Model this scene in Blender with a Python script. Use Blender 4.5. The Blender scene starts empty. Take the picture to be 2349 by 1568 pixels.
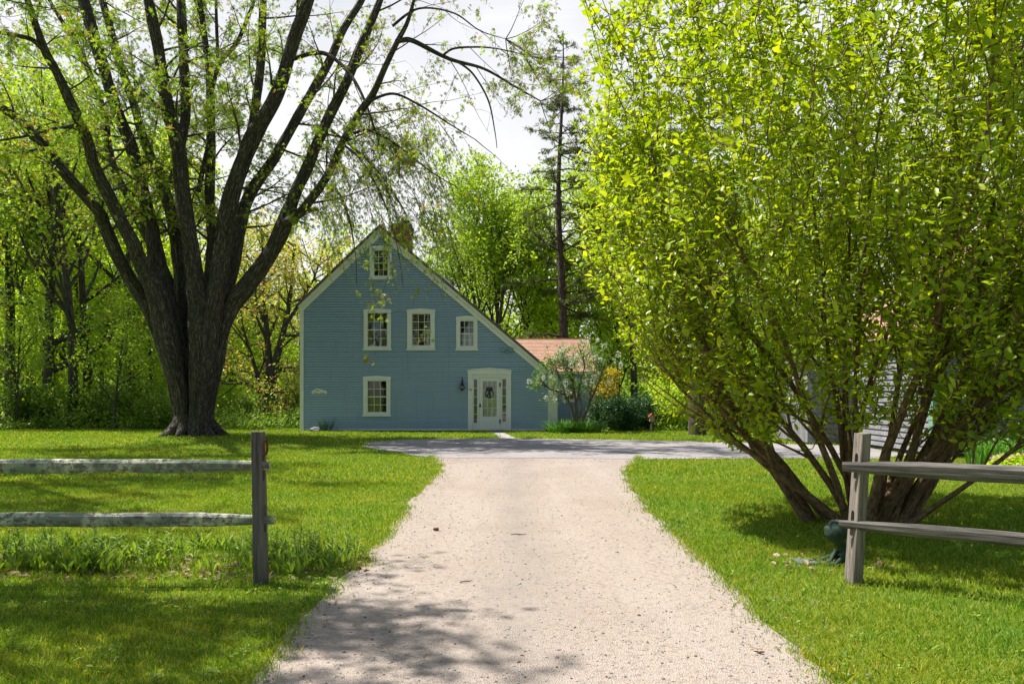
import bpy, bmesh, math, random
import numpy as np
from mathutils import Vector, Matrix, noise

random.seed(11)
RNG = np.random.default_rng(11)
scene = bpy.context.scene
COL = scene.collection
R = math.radians
F, CX, HZ, CH = 1827.0, 1174.5, 900.0, 1.45     # focal length and eye height used to turn measurements of the photograph into metres


def W(x, y, d):
    return Vector(((x - CX) * d / F, d, CH + (HZ - y) * d / F))


def G(x, y):
    d = F * CH / (y - HZ)
    return ((x - CX) * d / F, d)


def PX(x, d):
    return (x - CX) * d / F


MAPLE = (PX(445, 24.5), 24.5)


def hgt(x, y):
    """height of the terrain"""
    z = 0.13 * np.exp(-((x - MAPLE[0]) ** 2 + (y - MAPLE[1]) ** 2) / 9.0)
    t = np.clip((y - 36.0) / 30.0, 0, 1)
    z = z - 2.2 * t * t * (3 - 2 * t)
    t2 = np.clip((y - 90.0) / 110.0, 0, 1)
    return z + 11.0 * t2 * t2 * (3 - 2 * t2)


# ------------------------------------------------------------------ mesh builder
class MB:
    def __init__(self):
        self.V, self.T, self.lv, self.lt, self.mi, self.n = [], [], [], [], [], 0

    def arr(self, v, f, mat=0, tco=None):
        """v (n,3); f (m,k) array of indices"""
        v = np.asarray(v, dtype=np.float32).reshape(-1, 3)
        f = np.asarray(f, dtype=np.int32)
        self.V.append(v)
        self.T.append(v if tco is None else np.asarray(tco, dtype=np.float32))
        self.lv.append((f + self.n).ravel())
        self.lt.append(np.full(len(f), f.shape[1], dtype=np.int32))
        self.mi.append(np.full(len(f), mat, dtype=np.int32))
        self.n += len(v)

    def poly(self, v, faces, mat=0):
        v = np.asarray([tuple(p) for p in v], dtype=np.float32)
        self.V.append(v)
        self.T.append(v)
        for f in faces:
            self.lv.append(np.asarray(f, dtype=np.int32) + self.n)
            self.lt.append(np.asarray([len(f)], dtype=np.int32))
            self.mi.append(np.asarray([mat], dtype=np.int32))
        self.n += len(v)

    def box(self, x0, x1, y0, y1, z0, z1, mat=0, M=None):
        v = [(x, y, z) for z in (z0, z1) for x, y in ((x0, y0), (x1, y0), (x1, y1), (x0, y1))]
        if M is not None:
            v = [M @ Vector(p) for p in v]
        self.poly(v, [(3, 2, 1, 0), (4, 5, 6, 7), (0, 1, 5, 4), (1, 2, 6, 5), (2, 3, 7, 6), (3, 0, 4, 7)], mat)

    def prism(self, pts, y0, y1, mat=0):
        """polygon in the XZ plane extruded along Y"""
        n = len(pts)
        v = [(p[0], y0, p[1]) for p in pts] + [(p[0], y1, p[1]) for p in pts]
        f = [tuple(range(n)), tuple(range(2 * n - 1, n - 1, -1))]
        f += [(i, i + n, (i + 1) % n + n, (i + 1) % n) for i in range(n)]
        self.poly(v, f, mat)

    def tube(self, pts, rad, sides=6, mat=0, rough=0.0, seed=0.0, cap=True, ell=1.0, freq=3.0):
        pts = np.asarray([tuple(p) for p in pts], dtype=np.float64)
        n = len(pts)
        rad = np.asarray(rad if hasattr(rad, '__len__') else [rad] * n, dtype=np.float64)
        tan = np.gradient(pts, axis=0)
        tan /= (np.linalg.norm(tan, axis=1)[:, None] + 1e-9)
        ref = np.array([0.0, 1.0, 0.0]) if abs(tan[0][1]) < 0.9 else np.array([1.0, 0.0, 0.0])
        U = np.cross(tan, ref)
        U /= (np.linalg.norm(U, axis=1)[:, None] + 1e-9)
        Vv = np.cross(tan, U)
        a = np.linspace(0, 2 * math.pi, sides, endpoint=False)
        ln = np.concatenate([[0], np.cumsum(np.linalg.norm(np.diff(pts, axis=0), axis=1))])
        rr = np.repeat(rad[:, None], sides, 1)
        if rough:
            for i in range(n):
                for j in range(sides):
                    rr[i, j] *= 1 + rough * noise.noise((math.cos(a[j]) * freq + seed, math.sin(a[j]) * freq, ln[i] * 0.9 + seed))
        v = pts[:, None, :] + U[:, None, :] * (np.cos(a)[None, :] * rr)[..., None] + Vv[:, None, :] * (np.sin(a)[None, :] * rr * ell)[..., None]
        tco = np.stack([np.cos(a)[None, :] * rad[:, None] + seed, np.sin(a)[None, :] * rad[:, None] + seed * 0.7, np.repeat(ln[:, None], sides, 1) + seed * 3], -1)
        i = np.arange(n - 1)[:, None] * sides
        j = np.arange(sides)[None, :]
        j2 = (j + 1) % sides
        f = np.stack([i + j, i + j2, i + sides + j2, i + sides + j], -1).reshape(-1, 4)
        self.arr(v.reshape(-1, 3), f, mat, tco.reshape(-1, 3))
        if cap and sides > 3:
            base = self.n - n * sides
            for r0 in (0, (n - 1) * sides):
                self.lv.append(np.arange(base + r0, base + r0 + sides, dtype=np.int32))
                self.lt.append(np.asarray([sides], dtype=np.int32))
                self.mi.append(np.asarray([mat], dtype=np.int32))

    def lathe(self, c, prof, sides=20, mat=0):
        a = np.linspace(0, 2 * math.pi, sides, endpoint=False)
        v = np.array([[(c[0] + r * math.cos(t), c[1] + r * math.sin(t), c[2] + z) for t in a] for r, z in prof])
        i = np.arange(len(prof) - 1)[:, None] * sides
        j = np.arange(sides)[None, :]
        j2 = (j + 1) % sides
        self.arr(v.reshape(-1, 3), np.stack([i + j, i + j2, i + sides + j2, i + sides + j], -1).reshape(-1, 4), mat)

    def leaves(self, tmpl, P, A, N, L, Wd, mat=0):
        """stamp a leaf template on points P with axis A, normal N, length L and width Wd"""
        P, A, N = (np.asarray(q, dtype=np.float64).reshape(-1, 3) for q in (P, A, N))
        n = len(P)
        if n == 0:
            return
        A = A / (np.linalg.norm(A, axis=1)[:, None] + 1e-9)
        S = np.cross(N, A)
        S /= (np.linalg.norm(S, axis=1)[:, None] + 1e-9)
        N = np.cross(A, S)
        L = np.broadcast_to(np.asarray(L, dtype=np.float64), (n,))
        Wd = np.broadcast_to(np.asarray(Wd, dtype=np.float64), (n,))
        tv, groups = tmpl
        tv = np.asarray(tv)
        v = P[:, None, :] + A[:, None, :] * (tv[None, :, 0] * L[:, None])[..., None] + S[:, None, :] * (tv[None, :, 1] * Wd[:, None])[..., None] + N[:, None, :] * (tv[None, :, 2] * L[:, None])[..., None]
        k = len(tv)
        off = (np.arange(n) * k)[:, None, None]
        first = True
        for g in groups:
            g = np.asarray(g)
            f = (g[None] + off).reshape(-1, g.shape[1])
            if first:
                self.arr(v.reshape(-1, 3), f, mat)
                first = False
            else:
                self.lv.append((f + self.n - n * k).ravel().astype(np.int32))
                self.lt.append(np.full(len(f), f.shape[1], dtype=np.int32))
                self.mi.append(np.full(len(f), mat, dtype=np.int32))

    def build(self, name, mats, parent=None, smooth=False, label=None, kind=None):
        me = bpy.data.meshes.new(name)
        V = np.concatenate(self.V)
        T = np.concatenate(self.T)
        lv, lt, mi = np.concatenate(self.lv), np.concatenate(self.lt), np.concatenate(self.mi)
        me.vertices.add(len(V))
        me.vertices.foreach_set('co', V.ravel())
        me.loops.add(len(lv))
        me.loops.foreach_set('vertex_index', lv)
        me.polygons.add(len(lt))
        me.polygons.foreach_set('loop_start', (np.cumsum(lt) - lt).astype(np.int32))
        me.polygons.foreach_set('loop_total', lt)
        for m in (mats if isinstance(mats, (list, tuple)) else [mats]):
            me.materials.append(m)
        me.polygons.foreach_set('material_index', mi)
        me.polygons.foreach_set('use_smooth', np.full(len(lt), smooth))
        at = me.attributes.new('tubeco', 'FLOAT_VECTOR', 'POINT')
        at.data.foreach_set('vector', T.astype(np.float32).ravel())
        me.update(calc_edges=True)
        o = bpy.data.objects.new(name, me)
        COL.objects.link(o)
        if parent is not None:
            o.parent = parent
        if label:
            o['label'] = label
        if kind:
            o['kind'] = kind
        return o


def tag(o, label, cat, group=None, kind=None):
    o['label'] = label
    o['category'] = cat
    if group:
        o['group'] = group
    if kind:
        o['kind'] = kind
    return o


def empty(name, loc, label, cat, group=None, rz=0.0):
    o = bpy.data.objects.new(name, None)
    o.empty_display_size = 0.2
    COL.objects.link(o)
    o.location = loc
    o.rotation_euler = (0, 0, rz)
    return tag(o, label, cat, group)


def copy_tree(o, parent=None):
    c = o.copy()
    COL.objects.link(c)
    c.parent = parent
    for ch in list(o.children):
        copy_tree(ch, c)
    return c


# leaf templates: vertices (along, across, out) and faces
DIAMOND = ([(0, 0, 0), (.42, .5, .06), (1, 0, -.06), (.42, -.5, .06)], [[(0, 1, 2), (0, 2, 3)]])
OVATE = ([(0, 0, 0), (.22, .36, .05), (.22, 0, -.02), (.22, -.36, .05), (.62, .44, .0), (.62, 0, -.07), (.62, -.44, .0), (1, 0, -.17)],
         [[(0, 2, 1), (0, 3, 2), (4, 5, 7), (5, 6, 7)], [(1, 2, 5, 4), (2, 3, 6, 5)]])
_sv, _sf = [(0, 0, 0)], []
for _k, (_a, _l) in enumerate(((0, 1.0), (38, .8), (-38, .8), (85, .5), (-85, .5))):
    ca, sa = math.cos(R(_a)), math.sin(R(_a))
    b = len(_sv)
    for (u, w) in ((.5, .13), (1, 0), (.5, -.13)):
        _sv.append((.12 + (ca * u - sa * w) * _l, (sa * u + ca * w) * _l, -.22 * (u * _l) ** 2))
    _sf.append((0, b, b + 1, b + 2))
PALM = (_sv, [_sf])
STRAP = ([(0, -.5, 0), (0, .5, 0), (.35, -.48, .0), (.35, .48, .0), (.65, -.36, -.06), (.65, .36, -.06), (.88, -.2, -.2), (.88, .2, -.2), (1, 0, -.33)],
         [[(0, 1, 3, 2), (2, 3, 5, 4), (4, 5, 7, 6)], [(6, 7, 8)]])
LANCE = ([(0, -.12, 0), (0, .12, 0), (.3, -.4, .01), (.3, 0, -.03), (.3, .4, .01), (.62, -.42, -.03), (.62, 0, -.07), (.62, .42, -.03), (1, 0, -.2)],
         [[(0, 3, 2), (0, 1, 3), (1, 4, 3), (5, 6, 8), (6, 7, 8)], [(2, 3, 6, 5), (3, 4, 7, 6)]])


# ------------------------------------------------------------------ materials
def nodes(name):
    m = bpy.data.materials.new(name)
    m.use_nodes = True
    nt = m.node_tree
    nt.nodes.clear()
    out = nt.nodes.new('ShaderNodeOutputMaterial')
    return m, nt, out


def nd(nt, typ, **kw):
    n = nt.nodes.new(typ)
    for k, v in kw.items():
        if hasattr(n, k):
            setattr(n, k, v)
        else:
            n.inputs[k.replace('_', ' ')].default_value = v
    return n


def ramp(nt, fac, stops, interp='LINEAR'):
    n = nt.nodes.new('ShaderNodeValToRGB')
    n.color_ramp.interpolation = interp
    el = n.color_ramp.elements
    while len(el) < len(stops):
        el.new(0.5)
    for e, (p, c) in zip(el, stops):
        e.position = p
        e.color = (*c, 1) if len(c) == 3 else c
    nt.links.new(fac, n.inputs[0])
    return n.outputs[0]


def mix(nt, fac, a, b, blend='MIX'):
    n = nt.nodes.new('ShaderNodeMix')
    n.data_type = 'RGBA'
    n.blend_type = blend
    for sock, val in ((n.inputs[0], fac), (n.inputs[6], a), (n.inputs[7], b)):
        if hasattr(val, 'is_output'):
            nt.links.new(val, sock)
        elif isinstance(val, (int, float)):
            sock.default_value = val
        else:
            sock.default_value = (*val, 1)
    return n.outputs[2]


def coords(nt, kind='Object', scale=(1, 1, 1), rot=(0, 0, 0)):
    if kind == 'tube':
        a = nt.nodes.new('ShaderNodeAttribute')
        a.attribute_name = 'tubeco'
        src = a.outputs['Vector']
    else:
        src = nt.nodes.new('ShaderNodeTexCoord').outputs[kind]
    mp = nt.nodes.new('ShaderNodeMapping')
    mp.inputs['Scale'].default_value = scale
    mp.inputs['Rotation'].default_value = rot
    nt.links.new(src, mp.inputs['Vector'])
    return mp.outputs[0]


def noise_tex(nt, vec, scale, detail=4, rough=0.55, dist=0.0):
    n = nt.nodes.new('ShaderNodeTexNoise')
    n.inputs['Scale'].default_value = scale
    n.inputs['Detail'].default_value = detail
    n.inputs['Roughness'].default_value = rough
    n.inputs['Distortion'].default_value = dist
    nt.links.new(vec, n.inputs['Vector'])
    return n.outputs['Fac']


def voro(nt, vec, scale, out='Color', feature='F1'):
    n = nt.nodes.new('ShaderNodeTexVoronoi')
    n.feature = feature
    n.inputs['Scale'].default_value = scale
    nt.links.new(vec, n.inputs['Vector'])
    return n.outputs[out]


def sep(nt, col, ch=0):
    n = nt.nodes.new('ShaderNodeSeparateColor')
    nt.links.new(col, n.inputs[0])
    return n.outputs[ch]


def bump(nt, h, strength=0.5, dist=0.02):
    n = nt.nodes.new('ShaderNodeBump')
    n.inputs['Strength'].default_value = strength
    n.inputs['Distance'].default_value = dist
    nt.links.new(h, n.inputs['Height'])
    return n.outputs[0]


def principled(nt, out, col, rough=0.7, normal=None, metal=0.0, spec=0.5):
    p = nt.nodes.new('ShaderNodeBsdfPrincipled')
    p.inputs['Roughness'].default_value = rough
    p.inputs['Metallic'].default_value = metal
    p.inputs['Specular IOR Level'].default_value = spec
    if hasattr(col, 'is_output'):
        nt.links.new(col, p.inputs['Base Color'])
    else:
        p.inputs['Base Color'].default_value = (*col, 1)
    if normal is not None:
        nt.links.new(normal, p.inputs['Normal'])
    if out is not None:
        nt.links.new(p.outputs[0], out.inputs[0])
    return p


def plain(name, col, rough=0.6, metal=0.0, var=0.12, scale=9.0, spec=0.5):
    m, nt, out = nodes(name)
    f = noise_tex(nt, coords(nt), scale)
    c = ramp(nt, f, [(0.25, tuple(x * (1 - var) for x in col)), (0.75, tuple(min(1, x * (1 + var)) for x in col))])
    principled(nt, out, c, rough, bump(nt, f, 0.15, 0.01), metal, spec)
    return m


def leaf_mat(name, stops, trans, tw=0.45, rough=0.45, spec=0.3, gain=1.75):
    """random colour for each leaf; light shines through"""
    m, nt, out = nodes(name)
    g = nt.nodes.new('ShaderNodeNewGeometry')
    c = ramp(nt, g.outputs['Random Per Island'], [(p_, tuple(min(.85, q * gain) for q in c_)) for p_, c_ in stops])
    p = principled(nt, None, c, rough, None, 0, spec)
    t = nt.nodes.new('ShaderNodeBsdfTranslucent')
    nt.links.new(mix(nt, 1.0, c, trans, 'MULTIPLY'), t.inputs[0])
    ms = nt.nodes.new('ShaderNodeMixShader')
    ms.inputs[0].default_value = tw
    nt.links.new(p.outputs[0], ms.inputs[1])
    nt.links.new(t.outputs[0], ms.inputs[2])
    nt.links.new(ms.outputs[0], out.inputs[0])
    return m


def bark_mat(name, dark, light, sx=9.0, sz=1.6, bs=0.9, bd=0.03, moss=None):
    m, nt, out = nodes(name)
    v = coords(nt, 'tube', (sx, sx, sz))
    f = noise_tex(nt, v, 1.6, 6, 0.65, 0.4)
    f2 = noise_tex(nt, coords(nt, 'tube', (1, 1, 1)), 1.3, 3)
    c = ramp(nt, f, [(0.34, dark), (0.62, light)])
    if moss:
        c = mix(nt, ramp(nt, f2, [(0.52, (0, 0, 0)), (0.66, (1, 1, 1))]), c, moss)
    principled(nt, out, c, 0.9, bump(nt, f, bs, bd), 0, 0.2)
    return m


M = {}
m, nt, out = nodes('maple_bark')
tv = coords(nt, 'tube', (10, 10, 1.3))
f = noise_tex(nt, tv, 1.5, 6, .68, .5)
dn = nt.nodes.new('ShaderNodeTexNoise')
dn.inputs['Scale'].default_value = 2.2
dn.inputs['Detail'].default_value = 4
nt.links.new(coords(nt, 'tube'), dn.inputs['Vector'])
dva = nt.nodes.new('ShaderNodeVectorMath')
dva.operation = 'MULTIPLY_ADD'
dva.inputs[1].default_value = (4.5, 4.5, 2.0)
nt.links.new(dn.outputs['Color'], dva.inputs[0])
nt.links.new(coords(nt, 'tube', (27, 27, 3.4)), dva.inputs[2])
cr = voro(nt, dva.outputs[0], 1.0, 'Distance', 'DISTANCE_TO_EDGE')
crk = ramp(nt, cr, [(.0, (.1, .1, .1)), (.22, (1, 1, 1))])
c = ramp(nt, f, [(.3, (.06, .05, .042)), (.5, (.15, .128, .108)), (.7, (.27, .24, .205))])
c = mix(nt, ramp(nt, noise_tex(nt, coords(nt, 'tube'), 1.2, 3), [(.5, (0, 0, 0)), (.68, (.6, .6, .6))]), c, (.115, .112, .08))
c = mix(nt, crk, (.05, .039, .031), c)
hm = nd(nt, 'ShaderNodeMath', operation='ADD')
nt.links.new(crk, hm.inputs[0])
nt.links.new(f, hm.inputs[1])
principled(nt, out, c, .92, bump(nt, hm.outputs[0], 1.0, .05), 0, .15)
M['bark_maple'] = m
M['bark_grey'] = bark_mat('grey_bark', (.03, .026, .022), (.12, .10, .085), 9, 1.8)
M['bark_pine'] = bark_mat('pine_bark', (.028, .022, .02), (.115, .085, .072), 8, 2.4)
M['bark_shrub'] = bark_mat('shrub_bark', (.06, .038, .024), (.26, .17, .10), 22, 9, .6, .01)
M['bark_old'] = bark_mat('small_tree_bark', (.045, .034, .026), (.17, .13, .10), 22, 6, .6, .01)

M['leaf_maple'] = leaf_mat('maple_leaf', [(0, (.085, .14, .012)), (.35, (.13, .19, .018)), (.7, (.17, .20, .025)), (.86, (.19, .17, .04)), (.95, (.17, .10, .045)), (1, (.14, .075, .035))], (1.15, 1.25, .55), .5, gain=2.3)
M['leaf_seed'] = leaf_mat('maple_seed', [(0, (.14, .085, .04)), (.6, (.20, .14, .05)), (1, (.13, .13, .03))], (1.2, 1.0, .5), .35)
M['leaf_yellow'] = leaf_mat('yellow_green_leaf', [(0, (.12, .19, .018)), (.5, (.19, .25, .022)), (1, (.27, .29, .03))], (1.2, 1.2, .5), .5, gain=2.6)
M['leaf_green'] = leaf_mat('mid_green_leaf', [(0, (.075, .12, .014)), (.5, (.135, .18, .017)), (1, (.215, .25, .025))], (1.2, 1.25, .5), .48, gain=2.6)
M['leaf_red'] = leaf_mat('bronze_green_leaf', [(0, (.12, .17, .022)), (.5, (.19, .22, .03)), (.82, (.25, .23, .05)), (.86, (.24, .12, .06)), (1, (.26, .12, .07))], (1.2, 1.1, .6), .45, gain=2.6)
M['leaf_dark'] = leaf_mat('dark_evergreen_leaf', [(0, (.012, .032, .012)), (.6, (.026, .062, .02)), (1, (.05, .10, .028))], (1.0, 1.2, .5), .25)
M['leaf_under'] = leaf_mat('undergrowth_leaf', [(0, (.06, .105, .015)), (.5, (.12, .175, .024)), (1, (.20, .25, .037))], (1.1, 1.2, .5), .45, gain=1.8)
M['leaf_gold'] = leaf_mat('golden_leaf', [(0, (.17, .15, .015)), (.6, (.33, .24, .02)), (1, (.42, .32, .03))], (1.2, 1.1, .4), .4)
M['leaf_shrub'] = leaf_mat('glossy_shrub_leaf', [(0, (.10, .17, .008)), (.4, (.165, .235, .010)), (.8, (.24, .295, .012)), (1, (.31, .35, .02))], (1.35, 1.25, .35), .48, .38, .45, gain=1.75)
M['leaf_lily'] = leaf_mat('strap_leaf', [(0, (.05, .13, .02)), (.6, (.09, .20, .03)), (1, (.15, .26, .05))], (1.1, 1.2, .5), .35, .4, .5)
M['leaf_iris'] = leaf_mat('iris_leaf', [(0, (.02, .06, .03)), (1, (.05, .11, .045))], (1, 1.2, .6), .3, .4)
M['leaf_bed'] = leaf_mat('bed_leaf', [(0, (.07, .12, .02)), (.6, (.13, .195, .026)), (1, (.21, .26, .04))], (1.15, 1.2, .5), .4, .45, .3)
M['leaf_apple'] = leaf_mat('small_tree_leaf', [(0, (.05, .10, .02)), (.6, (.10, .18, .03)), (1, (.17, .25, .05))], (1.1, 1.2, .5), .4)
M['needles'] = leaf_mat('pine_needles', [(0, (.04, .062, .018)), (.6, (.085, .11, .026)), (1, (.13, .15, .034))], (1.1, 1.1, .6), .35)
M['grass'] = leaf_mat('grass_blade', [(0, (.062, .125, .010)), (.35, (.115, .19, .012)), (.72, (.175, .245, .018)), (.9, (.26, .275, .04)), (1, (.38, .31, .12))], (1.25, 1.2, .4), .42, .5, .25)
M['blossom'] = leaf_mat('white_blossom', [(0, (.62, .55, .50)), (.5, (.78, .75, .68)), (1, (.80, .78, .70))], (1, 1, .95), .3, gain=1)
M['pink'] = leaf_mat('pink_petal', [(0, (.55, .18, .34)), (1, (.70, .38, .52))], (1, .9, 1), .3, gain=1)
M['dead_leaf'] = leaf_mat('dead_leaf', [(0, (.16, .085, .045)), (.6, (.32, .20, .12)), (1, (.44, .31, .21))], (1, .9, .7), .2, gain=1)
M['yellow'] = leaf_mat('dandelion_petal', [(0, (.75, .50, .02)), (1, (.85, .65, .03))], (1, 1, .4), .2, gain=1)

# the lawn's own patches: cooler, lusher clumps and drier, yellower ones
_nt = M['grass'].node_tree
_pv = noise_tex(_nt, coords(_nt), .75, 5, .65)
_tint = ramp(_nt, _pv, [(.32, (.70, .92, 1.0)), (.5, (1, 1, 1)), (.68, (1.28, 1.05, .95))])
for _n in list(_nt.nodes):
    if _n.type == 'VALTORGB' and _n.outputs[0] != _tint and any(l.to_node.type in ('BSDF_PRINCIPLED', 'MIX') for l in _n.outputs[0].links):
        _src = _n.outputs[0]
        _dst = [l.to_socket for l in _src.links]
        _mx = mix(_nt, 1.0, _src, _tint, 'MULTIPLY')
        for d_ in _dst:
            _nt.links.new(_mx, d_)
        break

# painted clapboards
m, nt, out = nodes('blue_clapboard_paint')
v1 = noise_tex(nt, coords(nt, 'Object', (.6, .6, .9)), 1.1, 4)
v2 = noise_tex(nt, coords(nt, 'Object', (2.2, 2, 40)), 1.0, 4, .6)
sepz = nt.nodes.new('ShaderNodeSeparateXYZ')
nt.links.new(coords(nt), sepz.inputs[0])
c = ramp(nt, v1, [(.3, (.30, .42, .54)), (.7, (.35, .465, .57))])
c = mix(nt, .35, c, ramp(nt, v2, [(.3, (.25, .37, .48)), (.7, (.39, .50, .60))]))
vs = voro(nt, coords(nt, 'Object', (.35, 1, 10.64)), 1.0)
c = mix(nt, .16, c, ramp(nt, sep(nt, vs), [(0, (.19, .32, .41)), (1, (.38, .48, .54))]))
grime = noise_tex(nt, coords(nt, 'Object', (9, 9, .5)), 1.0, 3)
c = mix(nt, ramp(nt, grime, [(.56, (0, 0, 0)), (.8, (.3, .3, .3))]), c, (.13, .19, .17))
principled(nt, out, c, .62, bump(nt, v2, .12, .01), 0, .35)
M['clap'] = m
M['trim'] = plain('cream_white_paint', (.72, .735, .70), .55, var=.07, scale=5)
M['door_white'] = plain('door_white_paint', (.74, .755, .74), .5, var=.05, scale=4)
M['foundation'] = plain('dark_stone', (.035, .036, .042), .9, var=.35)
M['black_iron'] = plain('black_iron', (.014, .013, .014), .5, var=.2)
M['navy'] = plain('navy_ribbon', (.012, .02, .075), .6, var=.25, scale=30)
M['stone'] = plain('pale_stone', (.33, .31, .28), .9, var=.25, scale=6)
M['grey_rock'] = plain('grey_rock', (.20, .19, .19), .9, var=.3, scale=8)
M['green_trim'] = plain('green_trim_paint', (.17, .30, .22), .6, var=.12)
M['curtain'] = plain('cream_curtain', (.60, .55, .43), .9, var=.1)
M['mat'] = plain('rubber_mat', (.11, .11, .115), .9, var=.25)
M['red_paint'] = plain('red_paint', (.42, .06, .045), .6)
M['cone'] = plain('brown_cone', (.16, .07, .035), .9, var=.3, scale=40)
M['tan_wood'] = plain('tan_wood', (.42, .30, .18), .8)
M['lamp_glass'] = plain('smoky_lamp_glass', (.16, .17, .17), .2, var=.2, spec=.7)
M['roof_dark'] = plain('roof_edge', (.13, .10, .09), .9, var=.25)
M['bronze_patina'] = plain('green_bronze', (.026, .05, .036), .7, .1, var=.45, scale=18, spec=.3)
M['slab'] = plain('pale_slab', (.11, .135, .13), .7, var=.2)
M['flood_blue'] = plain('blue_painted_metal', (.16, .27, .31), .6)

# lace
m, nt, out = nodes('white_lace')
v = voro(nt, coords(nt), 26, 'Distance')
principled(nt, out, ramp(nt, v, [(.1, (.56, .59, .55)), (.6, (.78, .79, .74))]), .9)
M['lace'] = m

# gingham curtain
m, nt, out = nodes('plaid_curtain')
co = coords(nt)
sx = nt.nodes.new('ShaderNodeSeparateXYZ')
nt.links.new(co, sx.inputs[0])


def stripe(axis, freq):
    a = nd(nt, 'ShaderNodeMath', operation='MULTIPLY')
    nt.links.new(sx.outputs[axis], a.inputs[0])
    a.inputs[1].default_value = freq
    b_ = nd(nt, 'ShaderNodeMath', operation='FRACT')
    nt.links.new(a.outputs[0], b_.inputs[0])
    g_ = nd(nt, 'ShaderNodeMath', operation='GREATER_THAN')
    nt.links.new(b_.outputs[0], g_.inputs[0])
    g_.inputs[1].default_value = .5
    return g_.outputs[0]


ad = nd(nt, 'ShaderNodeMath', operation='ADD')
nt.links.new(stripe(0, 9.0), ad.inputs[0])
nt.links.new(stripe(2, 9.0), ad.inputs[1])
hf = nd(nt, 'ShaderNodeMath', operation='MULTIPLY')
hf.inputs[1].default_value = .5
nt.links.new(ad.outputs[0], hf.inputs[0])
principled(nt, out, ramp(nt, hf.outputs[0], [(0, (.62, .55, .47)), (.5, (.36, .16, .13)), (1, (.16, .03, .03))], 'CONSTANT'), .9)
M['plaid'] = m

# window glass
m, nt, out = nodes('window_glass')
tr = nt.nodes.new('ShaderNodeBsdfTransparent')
tr.inputs[0].default_value = (.93, .95, .94, 1)
gl = nt.nodes.new('ShaderNodeBsdfGlossy')
gl.inputs['Roughness'].default_value = .015
wob = noise_tex(nt, coords(nt), 3.0, 2)
nt.links.new(bump(nt, wob, .05, .02), gl.inputs['Normal'])
lw = nt.nodes.new('ShaderNodeFresnel')
lw.inputs[0].default_value = 1.75
ms = nt.nodes.new('ShaderNodeMixShader')
nt.links.new(lw.outputs[0], ms.inputs[0])
nt.links.new(tr.outputs[0], ms.inputs[1])
nt.links.new(gl.outputs[0], ms.inputs[2])
nt.links.new(ms.outputs[0], out.inputs[0])
M['glass'] = m

# brick
m, nt, out = nodes('red_brick')
co = coords(nt, 'Object', (1, 1, 1), (R(90), 0, 0))
tc = nt.nodes.new('ShaderNodeTexCoord')
sx2 = nt.nodes.new('ShaderNodeSeparateXYZ')
nt.links.new(tc.outputs['Object'], sx2.inputs[0])
add = nd(nt, 'ShaderNodeMath', operation='ADD')
nt.links.new(sx2.outputs[0], add.inputs[0])
nt.links.new(sx2.outputs[1], add.inputs[1])
cb = nt.nodes.new('ShaderNodeCombineXYZ')
nt.links.new(add.outputs[0], cb.inputs[0])
nt.links.new(sx2.outputs[2], cb.inputs[1])
br = nt.nodes.new('ShaderNodeTexBrick')
nt.links.new(cb.outputs[0], br.inputs['Vector'])
for k, v_ in (('Color1', (.36, .085, .045, 1)), ('Color2', (.26, .06, .035, 1)), ('Mortar', (.30, .20, .15, 1)), ('Scale', 1.0), ('Mortar Size', .008), ('Brick Width', .21), ('Row Height', .07)):
    br.inputs[k].default_value = v_
principled(nt, out, mix(nt, .3, br.outputs[0], ramp(nt, noise_tex(nt, tc.outputs['Object'], 6), [(.3, (.16, .05, .035)), (.7, (.42, .13, .07))])), .9, bump(nt, br.outputs['Fac'], -.5, .01))
M['brick'] = m


def shingle(name, cols, wdt, row, streak=.4):
    """random tone for each shingle; the courses themselves are modelled"""
    m, nt, out = nodes(name)
    tc = nt.nodes.new('ShaderNodeTexCoord')
    s = nt.nodes.new('ShaderNodeSeparateXYZ')
    nt.links.new(tc.outputs['Object'], s.inputs[0])
    a = nd(nt, 'ShaderNodeMath', operation='ADD')
    nt.links.new(s.outputs[0], a.inputs[0])
    nt.links.new(s.outputs[1], a.inputs[1])
    cb = nt.nodes.new('ShaderNodeCombineXYZ')
    nt.links.new(a.outputs[0] if streak else s.outputs[0], cb.inputs[0])
    nt.links.new(s.outputs[2], cb.inputs[1])
    br = nt.nodes.new('ShaderNodeTexBrick')
    nt.links.new(cb.outputs[0], br.inputs['Vector'])
    br.offset_frequency = 2
    br.offset = .37
    for k, v_ in (('Color1', (*cols[0], 1)), ('Color2', (*cols[1], 1)), ('Mortar', (*[q * .35 for q in cols[0]], 1)), ('Scale', 1.0), ('Mortar Size', .004), ('Brick Width', wdt), ('Row Height', row)):
        br.inputs[k].default_value = v_
    f = noise_tex(nt, coords(nt, 'Object', (14, 14, 1.5)), 1.0, 4)
    f2 = noise_tex(nt, coords(nt), .9, 3)
    c = mix(nt, .4, br.outputs[0], ramp(nt, f, [(.3, tuple(q * .55 for q in cols[0])), (.7, tuple(min(1, q * 1.4) for q in cols[1]))]))
    c = mix(nt, ramp(nt, f2, [(.4, (0, 0, 0)), (.75, (.35, .35, .35))]), c, tuple(q * .6 for q in cols[1]))
    principled(nt, out, c, .9, bump(nt, f, .35, .01), 0, .2)
    return m


M['roof_orange'] = shingle('terracotta_shingle', ((.36, .20, .135), (.46, .28, .195)), .31, .075, 0)
M['cedar'] = shingle('grey_cedar_shingle', ((.165, .165, .17), (.25, .245, .25)), .13, .14)
M['roof_pink'] = shingle('rose_shingle', ((.40, .20, .16), (.50, .27, .22)), .31, .09, 0)


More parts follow.
